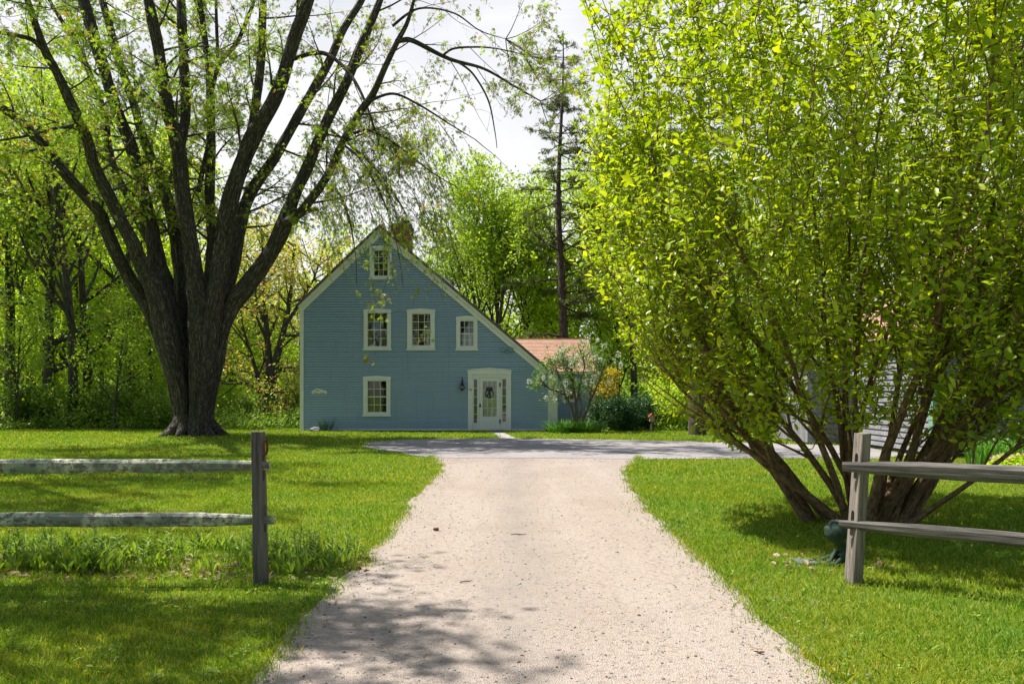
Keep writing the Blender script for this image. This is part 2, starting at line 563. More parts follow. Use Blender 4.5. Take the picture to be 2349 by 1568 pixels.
def wood(name, dark, light, lichen=0.0):
    m, nt, out = nodes(name)
    v = coords(nt, 'tube', (26, 26, 1.6))
    f = noise_tex(nt, v, 1.4, 7, .7, .3)
    c = ramp(nt, f, [(.32, dark), (.5, tuple((a + b) / 2 for a, b in zip(dark, light))), (.7, light)])
    f2 = noise_tex(nt, coords(nt, 'tube', (3, 3, 1.2)), 1.0, 3)
    c = mix(nt, ramp(nt, f2, [(.45, (0, 0, 0)), (.75, (.5, .5, .5))]), c, tuple(q * .55 for q in dark))
    h = f
    if lichen:
        l1 = noise_tex(nt, coords(nt, 'tube', (1, 1, 1)), 4.2, 2, .5)
        l2 = noise_tex(nt, coords(nt, 'tube', (1, 1, 1)), 24, 4, .7)
        mu = nd(nt, 'ShaderNodeMath', operation='MULTIPLY')
        nt.links.new(ramp(nt, l1, [(.5 - lichen * .2, (0, 0, 0)), (.58 - lichen * .2, (1, 1, 1))]), mu.inputs[0])
        nt.links.new(ramp(nt, l2, [(.44, (0, 0, 0)), (.54, (1, 1, 1))]), mu.inputs[1])
        lc = ramp(nt, noise_tex(nt, coords(nt, 'tube'), 3.1, 2), [(.46, (.58, .58, .44)), (.58, (.24, .29, .23))])
        c = mix(nt, mu.outputs[0], c, lc)
    principled(nt, out, c, .92, bump(nt, h, .8, .012), 0, .15)
    return m


M['wood'] = wood('weathered_wood', (.085, .07, .06), (.31, .265, .225))
M['wood_lichen'] = wood('lichen_covered_wood', (.10, .085, .075), (.36, .31, .28), 1.0)
M['wood_dark'] = wood('grey_weathered_wood', (.055, .048, .044), (.24, .215, .195))
M['rust'] = plain('rust', (.17, .055, .025), .85, .1, var=.4, scale=40)

# lawn soil under the blades
m, nt, out = nodes('lawn_soil')
f = noise_tex(nt, coords(nt), 1.3, 6, .6)
f2 = noise_tex(nt, coords(nt), 30, 4, .7)
c = ramp(nt, f2, [(.3, (.05, .075, .012)), (.5, (.11, .165, .016)), (.62, (.17, .20, .035)), (.78, (.24, .21, .09))])
c = mix(nt, ramp(nt, f, [(.60, (0, 0, 0)), (.74, (.85, .85, .85))]), c, (.22, .17, .11))
principled(nt, out, c, .95, bump(nt, f2, .6, .03), 0, .1)
M['soil'] = m

# gravel
m, nt, out = nodes('pale_gravel')
co = coords(nt)
vc = voro(nt, co, 95, 'Color')
vd = voro(nt, co, 95, 'Distance')
vc2 = voro(nt, co, 38, 'Color')
big = noise_tex(nt, co, .55, 5, .6)
strk = noise_tex(nt, coords(nt, 'Object', (2.2, .28, 1)), 1.0, 4, .6)
c = ramp(nt, sep(nt, vc), [(0, (0.141, 0.113, 0.099)), (.13, (0.260, 0.209, 0.172)), (.4, (0.352, 0.290, 0.243)), (.75, (0.401, 0.337, 0.289)), (.9, (0.451, 0.390, 0.352)), (.96, (0.367, 0.224, 0.141)), (1, (0.297, 0.184, 0.119))])
c2 = ramp(nt, sep(nt, vc2, 1), [(0, (0.211, 0.171, 0.147)), (.2, (0.352, 0.293, 0.246)), (1, (0.415, 0.348, 0.295))])
c = mix(nt, .5, c, c2)
c = mix(nt, ramp(nt, big, [(.45, (0, 0, 0)), (.75, (.45, .45, .45))]), c, (0.260, 0.198, 0.152))
c = mix(nt, ramp(nt, strk, [(.5, (0, 0, 0)), (.72, (.4, .4, .4))]), c, (0.424, 0.362, 0.318))
gsx = nt.nodes.new('ShaderNodeSeparateXYZ')
nt.links.new(coords(nt), gsx.inputs[0])
gw = nd(nt, 'ShaderNodeMath', operation='MULTIPLY_ADD')
nt.links.new(noise_tex(nt, coords(nt, 'Object', (1, .35, 1)), .9, 4), gw.inputs[0])
gw.inputs[1].default_value = .9
nt.links.new(gsx.outputs[0], gw.inputs[2])
trk = ramp(nt, gw.outputs[0], [(.0, (.0, .0, .0)), (.2, (.25, .25, .25)), (.5, (.8, .8, .8)), (.8, (.25, .25, .25)), (1, (.0, .0, .0))])
patch = noise_tex(nt, coords(nt, 'Object', (1.2, .5, 1)), 1.6, 6, .7)
pm = nd(nt, 'ShaderNodeMath', operation='MULTIPLY')
nt.links.new(trk, pm.inputs[0])
nt.links.new(ramp(nt, patch, [(.36, (.4, .4, .4)), (.66, (1, 1, 1))]), pm.inputs[1])
c = mix(nt, pm.outputs[0], c, (0.258, 0.219, 0.191))
principled(nt, out, c, .95, bump(nt, vd, .7, .012), 0, .15)
M['gravel'] = m

m, nt, out = nodes('worn_asphalt')
co = coords(nt)
vc = voro(nt, co, 60, 'Color')
big = noise_tex(nt, co, .5, 5, .6)
c = ramp(nt, sep(nt, vc), [(0, (.17, .155, .15)), (.5, (.255, .235, .23)), (1, (.35, .32, .31))])
c = mix(nt, ramp(nt, big, [(.45, (0, 0, 0)), (.7, (.6, .6, .6))]), c, (.36, .32, .29))
principled(nt, out, c, .9, bump(nt, sep(nt, vc), .4, .008), 0, .2)
M['asphalt'] = m


# ------------------------------------------------------------------ world, sun, camera
SUN_EL, SUN_BACK = 60.0, 20.0
to_sun = Vector((-math.cos(R(SUN_EL)) * math.cos(R(SUN_BACK)), math.cos(R(SUN_EL)) * math.sin(R(SUN_BACK)), math.sin(R(SUN_EL))))
w = bpy.data.worlds.new('World')
scene.world = w
w.use_nodes = True
nt = w.node_tree
nt.nodes.clear()
wo = nt.nodes.new('ShaderNodeOutputWorld')
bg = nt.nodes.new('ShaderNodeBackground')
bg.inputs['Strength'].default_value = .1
sky = nt.nodes.new('ShaderNodeTexSky')
sky.sky_type = 'NISHITA'
sky.sun_disc = False
sky.sun_elevation = R(SUN_EL)
sky.sun_rotation = math.atan2(to_sun.x, to_sun.y)
tc = nt.nodes.new('ShaderNodeTexCoord')
mp = nt.nodes.new('ShaderNodeMapping')
mp.inputs['Scale'].default_value = (1, 1, 2.6)
nt.links.new(tc.outputs['Generated'], mp.inputs[0])
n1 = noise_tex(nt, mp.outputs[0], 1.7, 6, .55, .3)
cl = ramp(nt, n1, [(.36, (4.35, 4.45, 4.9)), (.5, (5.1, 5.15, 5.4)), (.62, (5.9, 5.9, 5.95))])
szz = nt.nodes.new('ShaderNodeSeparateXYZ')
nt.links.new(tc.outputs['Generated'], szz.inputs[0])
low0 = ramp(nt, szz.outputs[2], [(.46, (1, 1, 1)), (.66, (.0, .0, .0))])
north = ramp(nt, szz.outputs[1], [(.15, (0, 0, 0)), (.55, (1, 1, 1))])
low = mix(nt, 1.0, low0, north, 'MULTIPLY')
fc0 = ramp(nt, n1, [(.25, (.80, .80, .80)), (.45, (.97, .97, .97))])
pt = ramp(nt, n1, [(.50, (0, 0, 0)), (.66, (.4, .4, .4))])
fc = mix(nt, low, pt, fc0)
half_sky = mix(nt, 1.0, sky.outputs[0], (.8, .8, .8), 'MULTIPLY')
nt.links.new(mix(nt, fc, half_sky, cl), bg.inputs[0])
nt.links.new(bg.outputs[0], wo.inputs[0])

sl = bpy.data.lights.new('sun', 'SUN')
sl.energy = 5.0
sl.angle = R(.5)
sl.color = (1, .965, .905)
so = bpy.data.objects.new('sun', sl)
COL.objects.link(so)
so.rotation_euler = to_sun.to_track_quat('Z', 'Y').to_euler()
so.location = to_sun * 60

cam = bpy.data.cameras.new('camera')
cam.sensor_width = 36
cam.lens = F / 2349 * 36
cam.shift_y = (HZ - 784) / 2349
cam.clip_end = 2000
co_ = bpy.data.objects.new('camera', cam)
COL.objects.link(co_)
co_.location = (0, 0, CH)
co_.rotation_euler = (R(90), 0, 0)
scene.camera = co_
scene.view_settings.view_transform = 'Standard'
scene.view_settings.look = 'None'
scene.view_settings.exposure = .85
scene.view_settings.gamma = 1
scene.render.engine = 'CYCLES'
cy = scene.cycles
cy.max_bounces = 6
cy.diffuse_bounces = 4
cy.glossy_bounces = 3
cy.transmission_bounces = 4
cy.transparent_max_bounces = 8
cy.sample_clamp_indirect = 6
cy.use_adaptive_sampling = True
cy.adaptive_threshold = .015
cy.use_denoising = True
cy.denoiser = 'OPENIMAGEDENOISE'
cy.denoising_prefilter = 'ACCURATE'


# ------------------------------------------------------------------ ground
def in_poly(px, py, poly):
    inside = np.zeros(px.shape, bool)
    n = len(poly)
    for i in range(n):
        x0, y0 = poly[i]
        x1, y1 = poly[(i + 1) % n]
        if y0 == y1:
            continue
        cr = ((y0 > py) != (y1 > py)) & (px < (x1 - x0) * (py - y0) / (y1 - y0) + x0)
        inside ^= cr
    return inside


def rough_edge(poly, step=.22, amp=.07, seed=0):
    out = []
    n = len(poly)
    for i in range(n):
        a, b = Vector(poly[i]), Vector(poly[(i + 1) % n])
        L = (b - a).length
        k = max(1, int(L / step))
        nrm = Vector((-(b - a).y, (b - a).x)) / max(L, 1e-6)
        for j in range(k):
            p = a.lerp(b, j / k)
            s = amp * (noise.noise((p.x * 1.3 + seed, p.y * 1.3, 0)) * 1.5 + noise.noise((p.x * 5 + seed, p.y * 5, 3)) * .7)
            q = p + nrm * s
            out.append((q.x, q.y))
    return out


def axis(a, b, fine, lo, hi, coarse):
    left = np.linspace(lo, a, coarse, endpoint=False)
    mid = np.arange(a, b, fine)
    return np.concatenate([left, mid, np.linspace(b, hi, coarse)])


xs = axis(-45, 45, .9, -500, 500, 14)
ys = axis(-6, 110, .9, -400, 700, 14)
gx, gy = np.meshgrid(xs, ys)
gz = hgt(gx, gy)
mb = MB()
ny, nx = gx.shape
ii = np.arange(ny - 1)[:, None] * nx + np.arange(nx - 1)[None, :]
mb.arr(np.stack([gx, gy, gz], -1), np.stack([ii, ii + 1, ii + nx + 1, ii + nx], -1).reshape(-1, 4))
mb.build('lawn', M['soil'], smooth=True, kind='structure')

drive = [(-2.05, -2.5), (-1.75, 2.2)] + [G(*p) for p in ((560, 1568), (715, 1400), (820, 1300), (895, 1210), (950, 1135), (1002, 1085), (1004, 1062), (985, 1046), (1470, 1046), (1452, 1062), (1440, 1085), (1446, 1110), (1485, 1165), (1560, 1235), (1680, 1345), (1785, 1445), (1905, 1568))] + [(1.75, 2.2), (2.0, -2.5)]
road = [G(*p) for p in ((826, 1023), (850, 1014), (920, 1009), (1050, 1006), (1180, 1006), (1350, 1008), (1550, 1012), (1750, 1017), (1940, 1022))] + [(9.3, 21.8), (9.3, 18.4)] + [G(*p) for p in ((2010, 1052), (1770, 1052), (1470, 1053), (1230, 1051), (985, 1050), (905, 1037), (850, 1029))]
path = [G(*p) for p in ((1118, 989.5), (1128, 993), (1140, 998), (1152, 1008), (1188, 1008), (1172, 1000), (1160, 994.5), (1156, 989.5))]


def sheet(name, poly, z, mat):
    bm = bmesh.new()
    f = bm.faces.new([bm.verts.new((x, y, z)) for x, y in poly])
    bmesh.ops.triangulate(bm, faces=[f])
    me = bpy.data.meshes.new(name)
    bm.to_mesh(me)
    bm.free()
    me.materials.append(mat)
    o = bpy.data.objects.new(name, me)
    COL.objects.link(o)
    o['kind'] = 'structure'
    return o


drive_r = rough_edge(drive, .16, .055, 1)
road_r = rough_edge(road, .14, .13, 5)
sheet('gravel_driveway', drive_r, .006, M['gravel'])
sheet('paved_road', road_r, .011, M['asphalt'])
sheet('stone_path', rough_edge(path, .12, .03, 9), .016, M['stone'])

HOUSE_FOOT = [(PX(690, 30), 29.9), (PX(1366, 32), 29.9), (PX(1366, 32), 45), (PX(690, 30), 45)]
SHED_FOOT = [(9.3, 17.7), (18, 17.7), (18, 30), (9.3, 30)]


def free_lawn(px, py, jit=.05):
    jx = px + RNG.normal(0, jit, px.shape)
    jy = py + RNG.normal(0, jit, px.shape)
    ok = ~in_poly(jx, jy, drive_r) & ~in_poly(jx, jy, road) & ~in_poly(jx, jy, path)
    return ok & ~in_poly(px, py, HOUSE_FOOT) & ~in_poly(px, py, SHED_FOOT)


def noise2(px, py, sc, seed):
    """cheap smooth value noise on arrays"""
    g = np.random.default_rng(seed).random((64, 64))
    fx, fy = (px * sc) % 64, (py * sc) % 64
    ix, iy = fx.astype(int), fy.astype(int)
    tx, ty = fx - ix, fy - iy
    tx, ty = tx * tx * (3 - 2 * tx), ty * ty * (3 - 2 * ty)
    a, b = g[ix % 64, iy % 64], g[(ix + 1) % 64, iy % 64]
    c, d = g[ix % 64, (iy + 1) % 64], g[(ix + 1) % 64, (iy + 1) % 64]
    return (a * (1 - tx) + b * tx) * (1 - ty) + (c * (1 - tx) + d * tx) * ty


def bed_mask(px, py):
    return (px < -1.42) & (py > 6.25 - .05 * np.sin(px * 5)) & (py < 7.1 + .12 * np.sin(px * 3)) & (px > -5.5)


mb = MB()
for (d0, d1, dens, hh, ww, extra) in ((2.6, 5.2, 7000, .038, .0042, .8), (5.2, 8, 4200, .042, .0052, 1.2), (8, 13, 1800, .046, .0075, 2), (13, 21, 620, .052, .013, 3), (21, 31.5, 260, .058, .021, 5)):
    half = .66 * d1 + extra
    area = 2 * half * (d1 - d0)
    n = int(area * dens)
    px = RNG.uniform(-half, half, n)
    py = RNG.uniform(d0, d1, n)
    keep = (np.abs(px) < .66 * py + extra) & free_lawn(px, py, .045 + .003 * d0)
    bare = noise2(px, py, 1.1, 3) * .6 + noise2(px, py, 3.1, 4) * .4
    thr = np.where(bed_mask(px, py), .66, .93)
    keep &= (bare < thr) | (RNG.random(n) < .12)
    px, py = px[keep], py[keep]
    n = len(px)
    lush = noise2(px, py, .55, 7) * .6 + noise2(px, py, 2.0, 8) * .4
    h = hh * RNG.uniform(.45, 1.25, n) * (.65 + .7 * lush)
    az = RNG.uniform(0, 2 * math.pi, n)
    lean = RNG.normal(0, .42, (n, 2)) * h[:, None]
    wd = ww * RNG.uniform(.6, 1.3, n)
    base = np.stack([px, py, hgt(px, py)], -1)
    dx = np.stack([np.cos(az), np.sin(az), np.zeros(n)], -1) * wd[:, None] * .5
    mid = base + np.concatenate([lean * .35, (h * .6)[:, None]], 1)
    tip = base + np.concatenate([lean * 1.1, h[:, None]], 1)
    V = np.stack([base - dx, base + dx, mid + dx * .75, tip, mid - dx * .75], 1)
    o5 = (np.arange(n) * 5)[:, None]
    mb.arr(V.reshape(-1, 3), o5 + np.arange(5)[None, :])
ring = np.array(drive_r)
seg = np.roll(ring, -1, 0) - ring
sl_ = np.linalg.norm(seg, axis=1)
for dens_, sd_, hh_ in ((1500, .055, .04), (330, .13, .032)):
    w8 = sl_ * np.where((ring[:, 1] > 2.6) & (ring[:, 1] < 18), 1 / np.maximum(1, ring[:, 1] / 5), 0)
    n = int((w8.sum()) * dens_ * .35)
    k = RNG.choice(len(ring), n, p=w8 / w8.sum())
    b0 = ring[k] + seg[k] * RNG.random((n, 1)) + RNG.normal(0, sd_, (n, 2))
    dens2 = noise2(b0[:, 0], b0[:, 1], 3.3, 12)
    b0 = b0[dens2 > .36]
    n = len(b0)
    px, py = b0[:, 0], b0[:, 1]
    h = hh_ * RNG.uniform(.5, 1.5, n)
    az = RNG.uniform(0, 2 * math.pi, n)
    lean = RNG.normal(0, .5, (n, 2)) * h[:, None]
    wd = .0045 * np.maximum(1, py / 6) * RNG.uniform(.7, 1.3, n)
    base = np.stack([px, py, np.full(n, .004)], -1)
    dx = np.stack([np.cos(az), np.sin(az), np.zeros(n)], -1) * wd[:, None] * .5
    mid = base + np.concatenate([lean * .35, (h * .6)[:, None]], 1)
    tip = base + np.concatenate([lean * 1.1, h[:, None]], 1)
    V = np.stack([base - dx, base + dx, mid + dx * .75, tip, mid - dx * .75], 1)
    mb.arr(V.reshape(-1, 3), (np.arange(n) * 5)[:, None] + np.arange(5)[None, :])
grass = mb.build('grass', M['grass'], kind='stuff')
tag(grass, 'short bright green lawn grass on both sides of the gravel drive', 'grass')

# broad weeds and clover in the lawn beside the drive
mb = MB()
P, A, N_, L_ = [], [], [], []
for _ in range(520):
    y = random.uniform(3.6, 14)
    x = random.uniform(-.66 * y - .3, .66 * y + .3)
    if not free_lawn(np.array([x]), np.array([y]), .02)[0]:
        continue
    if abs(x) > 3.2 and random.random() < .5:
        continue
    for k in range(random.randint(4, 8)):
        a = random.uniform(0, 6.28)
        P.append((x + random.gauss(0, .03), y + random.gauss(0, .03), random.uniform(.01, .035)))
        A.append((math.cos(a), math.sin(a), random.uniform(.1, .7)))
        N_.append((random.gauss(0, .2), random.gauss(0, .2), 1))
        L_.append(random.uniform(.018, .042))
mb.leaves(OVATE, P, A, N_, L_, np.array(L_) * .6)
tag(mb.build('lawn_weeds', M['leaf_bed'], kind='stuff'), 'small broad leaved weeds scattered through the lawn', 'weeds')

# loose stones, bark crumbs and dead leaves on the drive
mb = MB()
mats = [M['grey_rock'], M['stone'], M['cone'], M['tan_wood']]
ico = [(0, 0, 1), (.9, 0, .2), (.3, .85, .1), (-.7, .5, .15), (-.7, -.5, .1), (.3, -.85, .2), (0, 0, -.5)]
icf = np.array([(0, 1, 2), (0, 2, 3), (0, 3, 4), (0, 4, 5), (0, 5, 1), (6, 2, 1), (6, 3, 2), (6, 4, 3), (6, 5, 4), (6, 1, 5)])
icv = np.array(ico)
n = 11000
py = 2.8 + 14 * RNG.random(n) ** 1.7
px = RNG.uniform(-2.6, 2.9, n)
ok = in_poly(px + RNG.normal(0, .13, n), py + RNG.normal(0, .13, n), drive)
px, py = px[ok], py[ok]
ne = 3600
k = RNG.choice(len(ring), ne, p=w8 / w8.sum())
b0 = ring[k] + seg[k] * RNG.random((ne, 1)) + RNG.normal(0, .13, (ne, 2))
px, py = np.concatenate([px, b0[:, 0], RNG.uniform(-2.1, 2.7, 2600)]), np.concatenate([py, b0[:, 1], RNG.normal(17.3, .7, 2600)])
ok = np.ones(len(px), bool)
for x, y in zip(px[ok], py[ok]):
    s = .0035 + .0085 * random.random() ** 3 + (.008 * random.random() if random.random() < .03 else 0)
    a = random.uniform(0, 6.28)
    sc = np.array([s * random.uniform(.7, 1.5), s, s * random.uniform(.4, .8)])
    v = icv * sc * RNG.uniform(.8, 1.2, (7, 3))
    c, s_ = math.cos(a), math.sin(a)
    v = np.stack([v[:, 0] * c - v[:, 1] * s_ + x, v[:, 0] * s_ + v[:, 1] * c + y, v[:, 2] + .008], -1)
    mb.arr(v, icf, random.choices((0, 1, 2, 3), (.36, .38, .16, .10))[0])
tag(mb.build('loose_gravel', mats, kind='stuff'), 'loose pebbles and crumbs lying on the pale gravel drive', 'gravel')

# ------------------------------------------------------------------ trees
UP = Vector((0, 0, 1))


def rvec():
    return Vector((random.gauss(0, 1), random.gauss(0, 1), random.gauss(0, 1))).normalized()


def away(d, ang, az=None):
    d = d.normalized()
    u = d.orthogonal().normalized()
    v = d.cross(u)
    az = random.uniform(0, 6.283) if az is None else az
    return (d * math.cos(ang) + (u * math.cos(az) + v * math.sin(az)) * math.sin(ang)).normalized()


def grow(p, d, L, r, lev, prm, tubes, tips):
    n = prm['seg'][lev]
    pts, rads = [Vector(p)], [r]
    d = Vector(d).normalized()
    for i in range(n):
        d = (d + rvec() * prm['jit'][lev] + UP * prm['trop'][lev]).normalized()
        p = Vector(p) + d * (L / n)
        pts.append(p.copy())
        rads.append(r * (1 - (i + 1) / n * prm['taper'][lev]))
    tubes.append((pts, rads, prm['sides'][lev]))
    if lev >= prm['leaf']:
        tips.append((pts, lev))
    if lev + 1 < len(prm['seg']):
        k = prm['kids'][lev]
        k = random.randint(max(1, int(k * .75)), max(1, int(k * 1.25)))
        for j in range(k):
            t = prm['t0'][lev] + (1 - prm['t0'][lev]) * (j + random.random()) / k
            f = t * n
            i = min(n - 1, int(f))
            q = pts[i].lerp(pts[i + 1], f - i)
            dd = (pts[i + 1] - pts[i]).normalized()
            cd = away(dd, R(random.uniform(*prm['ang'][lev])))
            rr = rads[i] * random.uniform(.42, .68)
            cl = L * random.uniform(*prm['len'][lev]) * (1.15 - .45 * t)
            grow(q, cd, cl, rr, lev + 1, prm, tubes, tips)


def tip_points(tips, step, spread, rng=random):
    P, D = [], []
    for pts, lev in tips:
        for i in range(len(pts) - 1):
            a, b = pts[i], pts[i + 1]
            L = (b - a).length
            k = max(1, int(L / step + random.random()))
            for j in range(k):
                q = a.lerp(b, random.random())
                P.append((q.x + random.gauss(0, spread), q.y + random.gauss(0, spread), q.z + random.gauss(0, spread)))
                dd = (b - a).normalized()
                D.append((dd.x, dd.y, dd.z))
    return np.array(P), np.array(D)


def foliage(mb, tmpl, P, D, size, ratio, droop=-.2, up=.6, mat=0, var=.35, out=1.0):
    n = len(P)
    A = D * .5 + RNG.normal(0, out, (n, 3))
    A[:, 2] += droop
    N = RNG.normal(0, .55, (n, 3))
    N[:, 2] += up
    L = size * RNG.uniform(1 - var, 1 + var, n)
    mb.leaves(tmpl, P, A, N, L, L * ratio, mat)


def tubes_to(mb, tubes, rough=0.0):
    for k, (pts, rads, sides) in enumerate(tubes):
        mb.tube(pts, rads, sides, rough=rough if sides >= 7 else 0, seed=(k * 1.37) % 40, cap=False)


BROAD = dict(seg=(7, 6, 5, 4, 3), jit=(.05, .12, .16, .2, .25), trop=(.02, .10, .07, .03, -.02), taper=(.6, .75, .8, .8, .8), sides=(9, 6, 4, 3, 3),
             leaf=3, kids=(9, 6, 5, 4), t0=(.28, .3, .25, .15), ang=((35, 65), (30, 60), (30, 70), (30, 70)), len=((.42, .6), (.45, .65), (.45, .65), (.45, .7)))
TALL = dict(BROAD, kids=(11, 6, 5, 4), t0=(.35, .3, .25, .15), ang=((22, 45), (25, 50), (30, 65), (30, 70)), trop=(.02, .16, .09, .04, .0))
LOOSE = dict(BROAD, kids=(9, 5, 5, 3), t0=(.22, .25, .25, .15), ang=((40, 80), (30, 60), (30, 70), (30, 70)), trop=(.02, .05, .04, .02, -.03))
YOUNG = dict(BROAD, kids=(12, 5, 4, 3), t0=(.22, .2, .2, .15), ang=((35, 75), (30, 60), (30, 70), (30, 70)))


def make_tree(name, H, r, prm, bark, leaf, size, step, spread, label, multi=1, tmpl=DIAMOND, ratio=.62, group=None):
    root = empty(name, (0, 0, 0), label, 'tree', group)
    tubes, tips = [], []
    for k in range(multi):
        d = UP if multi == 1 else away(UP, R(random.uniform(6, 22)), 6.28 * k / multi + random.random())
        grow(Vector((0, 0, -.15)), d, H * (.86 if multi == 1 else random.uniform(.75, .9)), r * (1 if multi == 1 else .7), 0, prm, tubes, tips)
    mb = MB()
    tubes_to(mb, tubes, .12)
    mb.build('trunk', bark, root, smooth=True)
    P, D = tip_points(tips, step, spread)
    mb = MB()
    foliage(mb, tmpl, P, D, size, ratio)
    mb.build('crown', leaf, root)
    return root


def place(proto, used, x, y, rz, s, label, group, sz=None):
    o = proto if proto.name not in used else copy_tree(proto)
    used.add(proto.name)
    o.location = (x, y, float(hgt(np.array(x), np.array(y))) - .03)
    o.rotation_euler = (0, 0, rz)
    o.scale = (s, s, sz or s)
    tag(o, label, o['category'], group)
    return o


USED = set()
T_yel = make_tree('broadleaf_tree', 13.0, .24, BROAD, M['bark_grey'], M['leaf_yellow'], .19, .15, .15, 'x')
T_grn = make_tree('broadleaf_tree', 14.0, .22, TALL, M['bark_grey'], M['leaf_green'], .18, .15, .15, 'x')
T_oak = make_tree('oak_tree', 12.5, .30, LOOSE, M['bark_grey'], M['leaf_red'], .19, .13, .14, 'x')
T_yng = make_tree('young_tree', 6.0, .07, YOUNG, M['bark_grey'], M['leaf_green'], .14, .11, .12, 'x')
T_clump = make_tree('clump_tree', 13.0, .22, TALL, M['bark_grey'], M['leaf_green'], .19, .14, .15, 'x', multi=4)
T_low = make_tree('thicket_tree', 8.5, .12, dict(BROAD, kids=(16, 6, 5, 4), t0=(.07, .2, .2, .15), len=((.4, .6), (.45, .65), (.45, .65), (.45, .7))), M['bark_grey'], M['leaf_yellow'], .18, .12, .16, 'x')
T_near = make_tree('roadside_maple', 12.0, .24, BROAD, M['bark_grey'], M['leaf_maple'], .125, .082, .10, 'x', tmpl=PALM, ratio=.95)
T_drk = make_tree('shade_tree', 12.0, .26, BROAD, M['bark_grey'], M['leaf_under'], .17, .12, .14, 'x')

gW = 'trees of the wood beyond the lawn'
gB = 'trees standing behind the blue house'
gR = 'trees standing beyond the paved road'
for (x, d, pr, s, rz, lab, gp) in (
    (-150, 35, T_yel, 1.1, .3, 'yellow green tree at the outermost left edge of the wood', gW),
    (28, 36, T_drk, 1.05, 1.9, 'dark trunked green tree filling the left edge of the photograph', gW),
    (75, 41, T_grn, 1.15, 2.6, 'tall green tree behind the thick dark trunk left of the maple', gW),
    (112, 35, T_oak, .95, 3.9, 'bronze tinged tree leaning over the left part of the lawn edge', gW),
    (163, 34, T_grn, .95, 4.4, 'straight grey trunked tree nearest the lawn, left of the leaning one', gW),
    (205, 36.5, T_yel, .95, 5.1, 'leaning tree with pale sunlit leaves halfway between photo edge and maple', gW),
    (300, 42, T_yel, 1.15, 1.2, 'yellow green tree close behind the left side of the maple trunk', gW),
    (300, 52, T_grn, 1.25, .6, 'far green tree deep in the wood behind the maple limbs', gW),
    (190, 55, T_yel, 1.3, 2.2, 'far pale tree rising highest over the left wood', gW),
    (40, 54, T_oak, 1.35, .9, 'far bronze tree at the left back of the wood', gW),
    (430, 49, T_oak, 1.2, 4.0, 'bronze leaved tree seen between the middle maple limbs', gW),
    (545, 58, T_yel, 1.1, 5.4, 'distant yellow tree right of the maple trunk', gW),
    (728, 52, T_yel, 1.02, 3.1, 'yellow green tree rising over the left roof slope of the house', gB),
    (840, 66, T_yel, 1.0, 2.0, 'distant yellow tree peeping beside the ridge and chimney', gB),
    (985, 58, T_drk, .98, .4, 'rounded green tree just right of the brick chimney', gB),
    (1265, 54, T_yel, 1.12, 4.7, 'bright green tree to the left of the tall pine', gB),
    (1375, 50, T_grn, 1.0, 1.0, 'leafy tree between the tall pine and the big shrub', gR),
    (1455, 43, T_grn, .95, 2.9, 'green tree behind the dark evergreen bushes', gR),
    (1560, 47, T_drk, 1.0, 5.9, 'shaded tree behind the thick grey pine trunk', gR),
    (1692, 37, T_drk, .95, 3.4, 'tree with leaning dark trunk right of the thick grey trunk', gR),
    (1800, 44, T_grn, 1.0, .2, 'green tree half hidden behind the big shrub', gR),
    (1930, 40, T_drk, 1.0, 1.4, 'dark tree behind the left end of the shingled building', gR),
    (2120, 46, T_grn, 1.0, 2.3, 'tree rising behind the roof of the shingled building', gR),
    (2330, 44, T_drk, 1.0, 4.1, 'tree at the right edge behind the shingled building', gR),
):
    place(pr, USED, PX(x, d), d, rz, s, lab, gp)
place(T_clump, USED, PX(1130, 47), 47, .5, 1.08, 'many stemmed green tree fanning up behind the right roof slope', gB)
for (x, d, s, rz, lab) in (
    (-20, 43, 1.2, .2, 'low branched leafy tree behind the left edge of the wood'), (95, 47, 1.3, 1.3, 'low branched tree filling the gap behind the leaning trunk'), (180, 42, 1.1, 2.4, 'low branched pale tree behind the straight grey trunk'),
    (240, 47, 1.3, 3.6, 'low branched tree behind the thin black sapling'), (320, 47, 1.2, 4.4, 'low branched tree behind the left edge of the maple trunk'), (380, 42, 1.0, 5.2, 'low branched leafy tree hidden by the maple trunk'),
    (500, 55, 1.3, .9, 'low branched pale tree far behind the gap right of the maple'), (600, 60, 1.25, 1.9, 'low branched pale tree far behind the oak'), (690, 62, 1.2, 2.8, 'low branched tree far behind the house corner'),
    (1330, 48, 1.25, 3.3, 'low branched leafy tree behind the right end of the wing'), (1420, 46, 1.15, 4.0, 'low branched leafy tree behind the dark evergreens'), (1200, 56, 1.4, 5.0, 'low branched leafy tree over the roof of the wing'), (1040, 58, 1.3, 5.9, 'low branched leafy tree behind the right roof slope'),
    (1640, 45, 1.1, .3, 'low branched tree behind the thick grey trunk'), (1850, 50, 1.3, 1.0, 'low branched tree left behind the shingled building'),
):
    place(T_low, USED, PX(x, d), d, rz, s, lab, 'low branched trees of the background')
for (x, d, s, rz, lab) in (
    (38, 32, .82, .2, 'small dark bushy tree at the left edge of the lawn'),
    (262, 31.5, .8, 1.7, 'sapling with thin black stem at the edge of the lawn'),
    (345, 36, 1.0, 3.0, 'young green tree just left of the maple trunk'),
    (120, 38, 1.1, 4.1, 'young tree among the dark trunks on the left'),
    (530, 42, .85, 5.0, 'small yellow green tree between maple and oak'),
    (655, 45, .8, 2.4, 'small bright tree between the oak and the house'),
    (1545, 34, .85, 1.1, 'bright young tree beside the red roofed birdhouse'),
    (1655, 34, .8, 2.0, 'young tree right behind the thick grey trunk'),
):
    place(T_yng, USED, PX(x, d), d, rz, s, lab, 'young trees at the edges of the lawn')

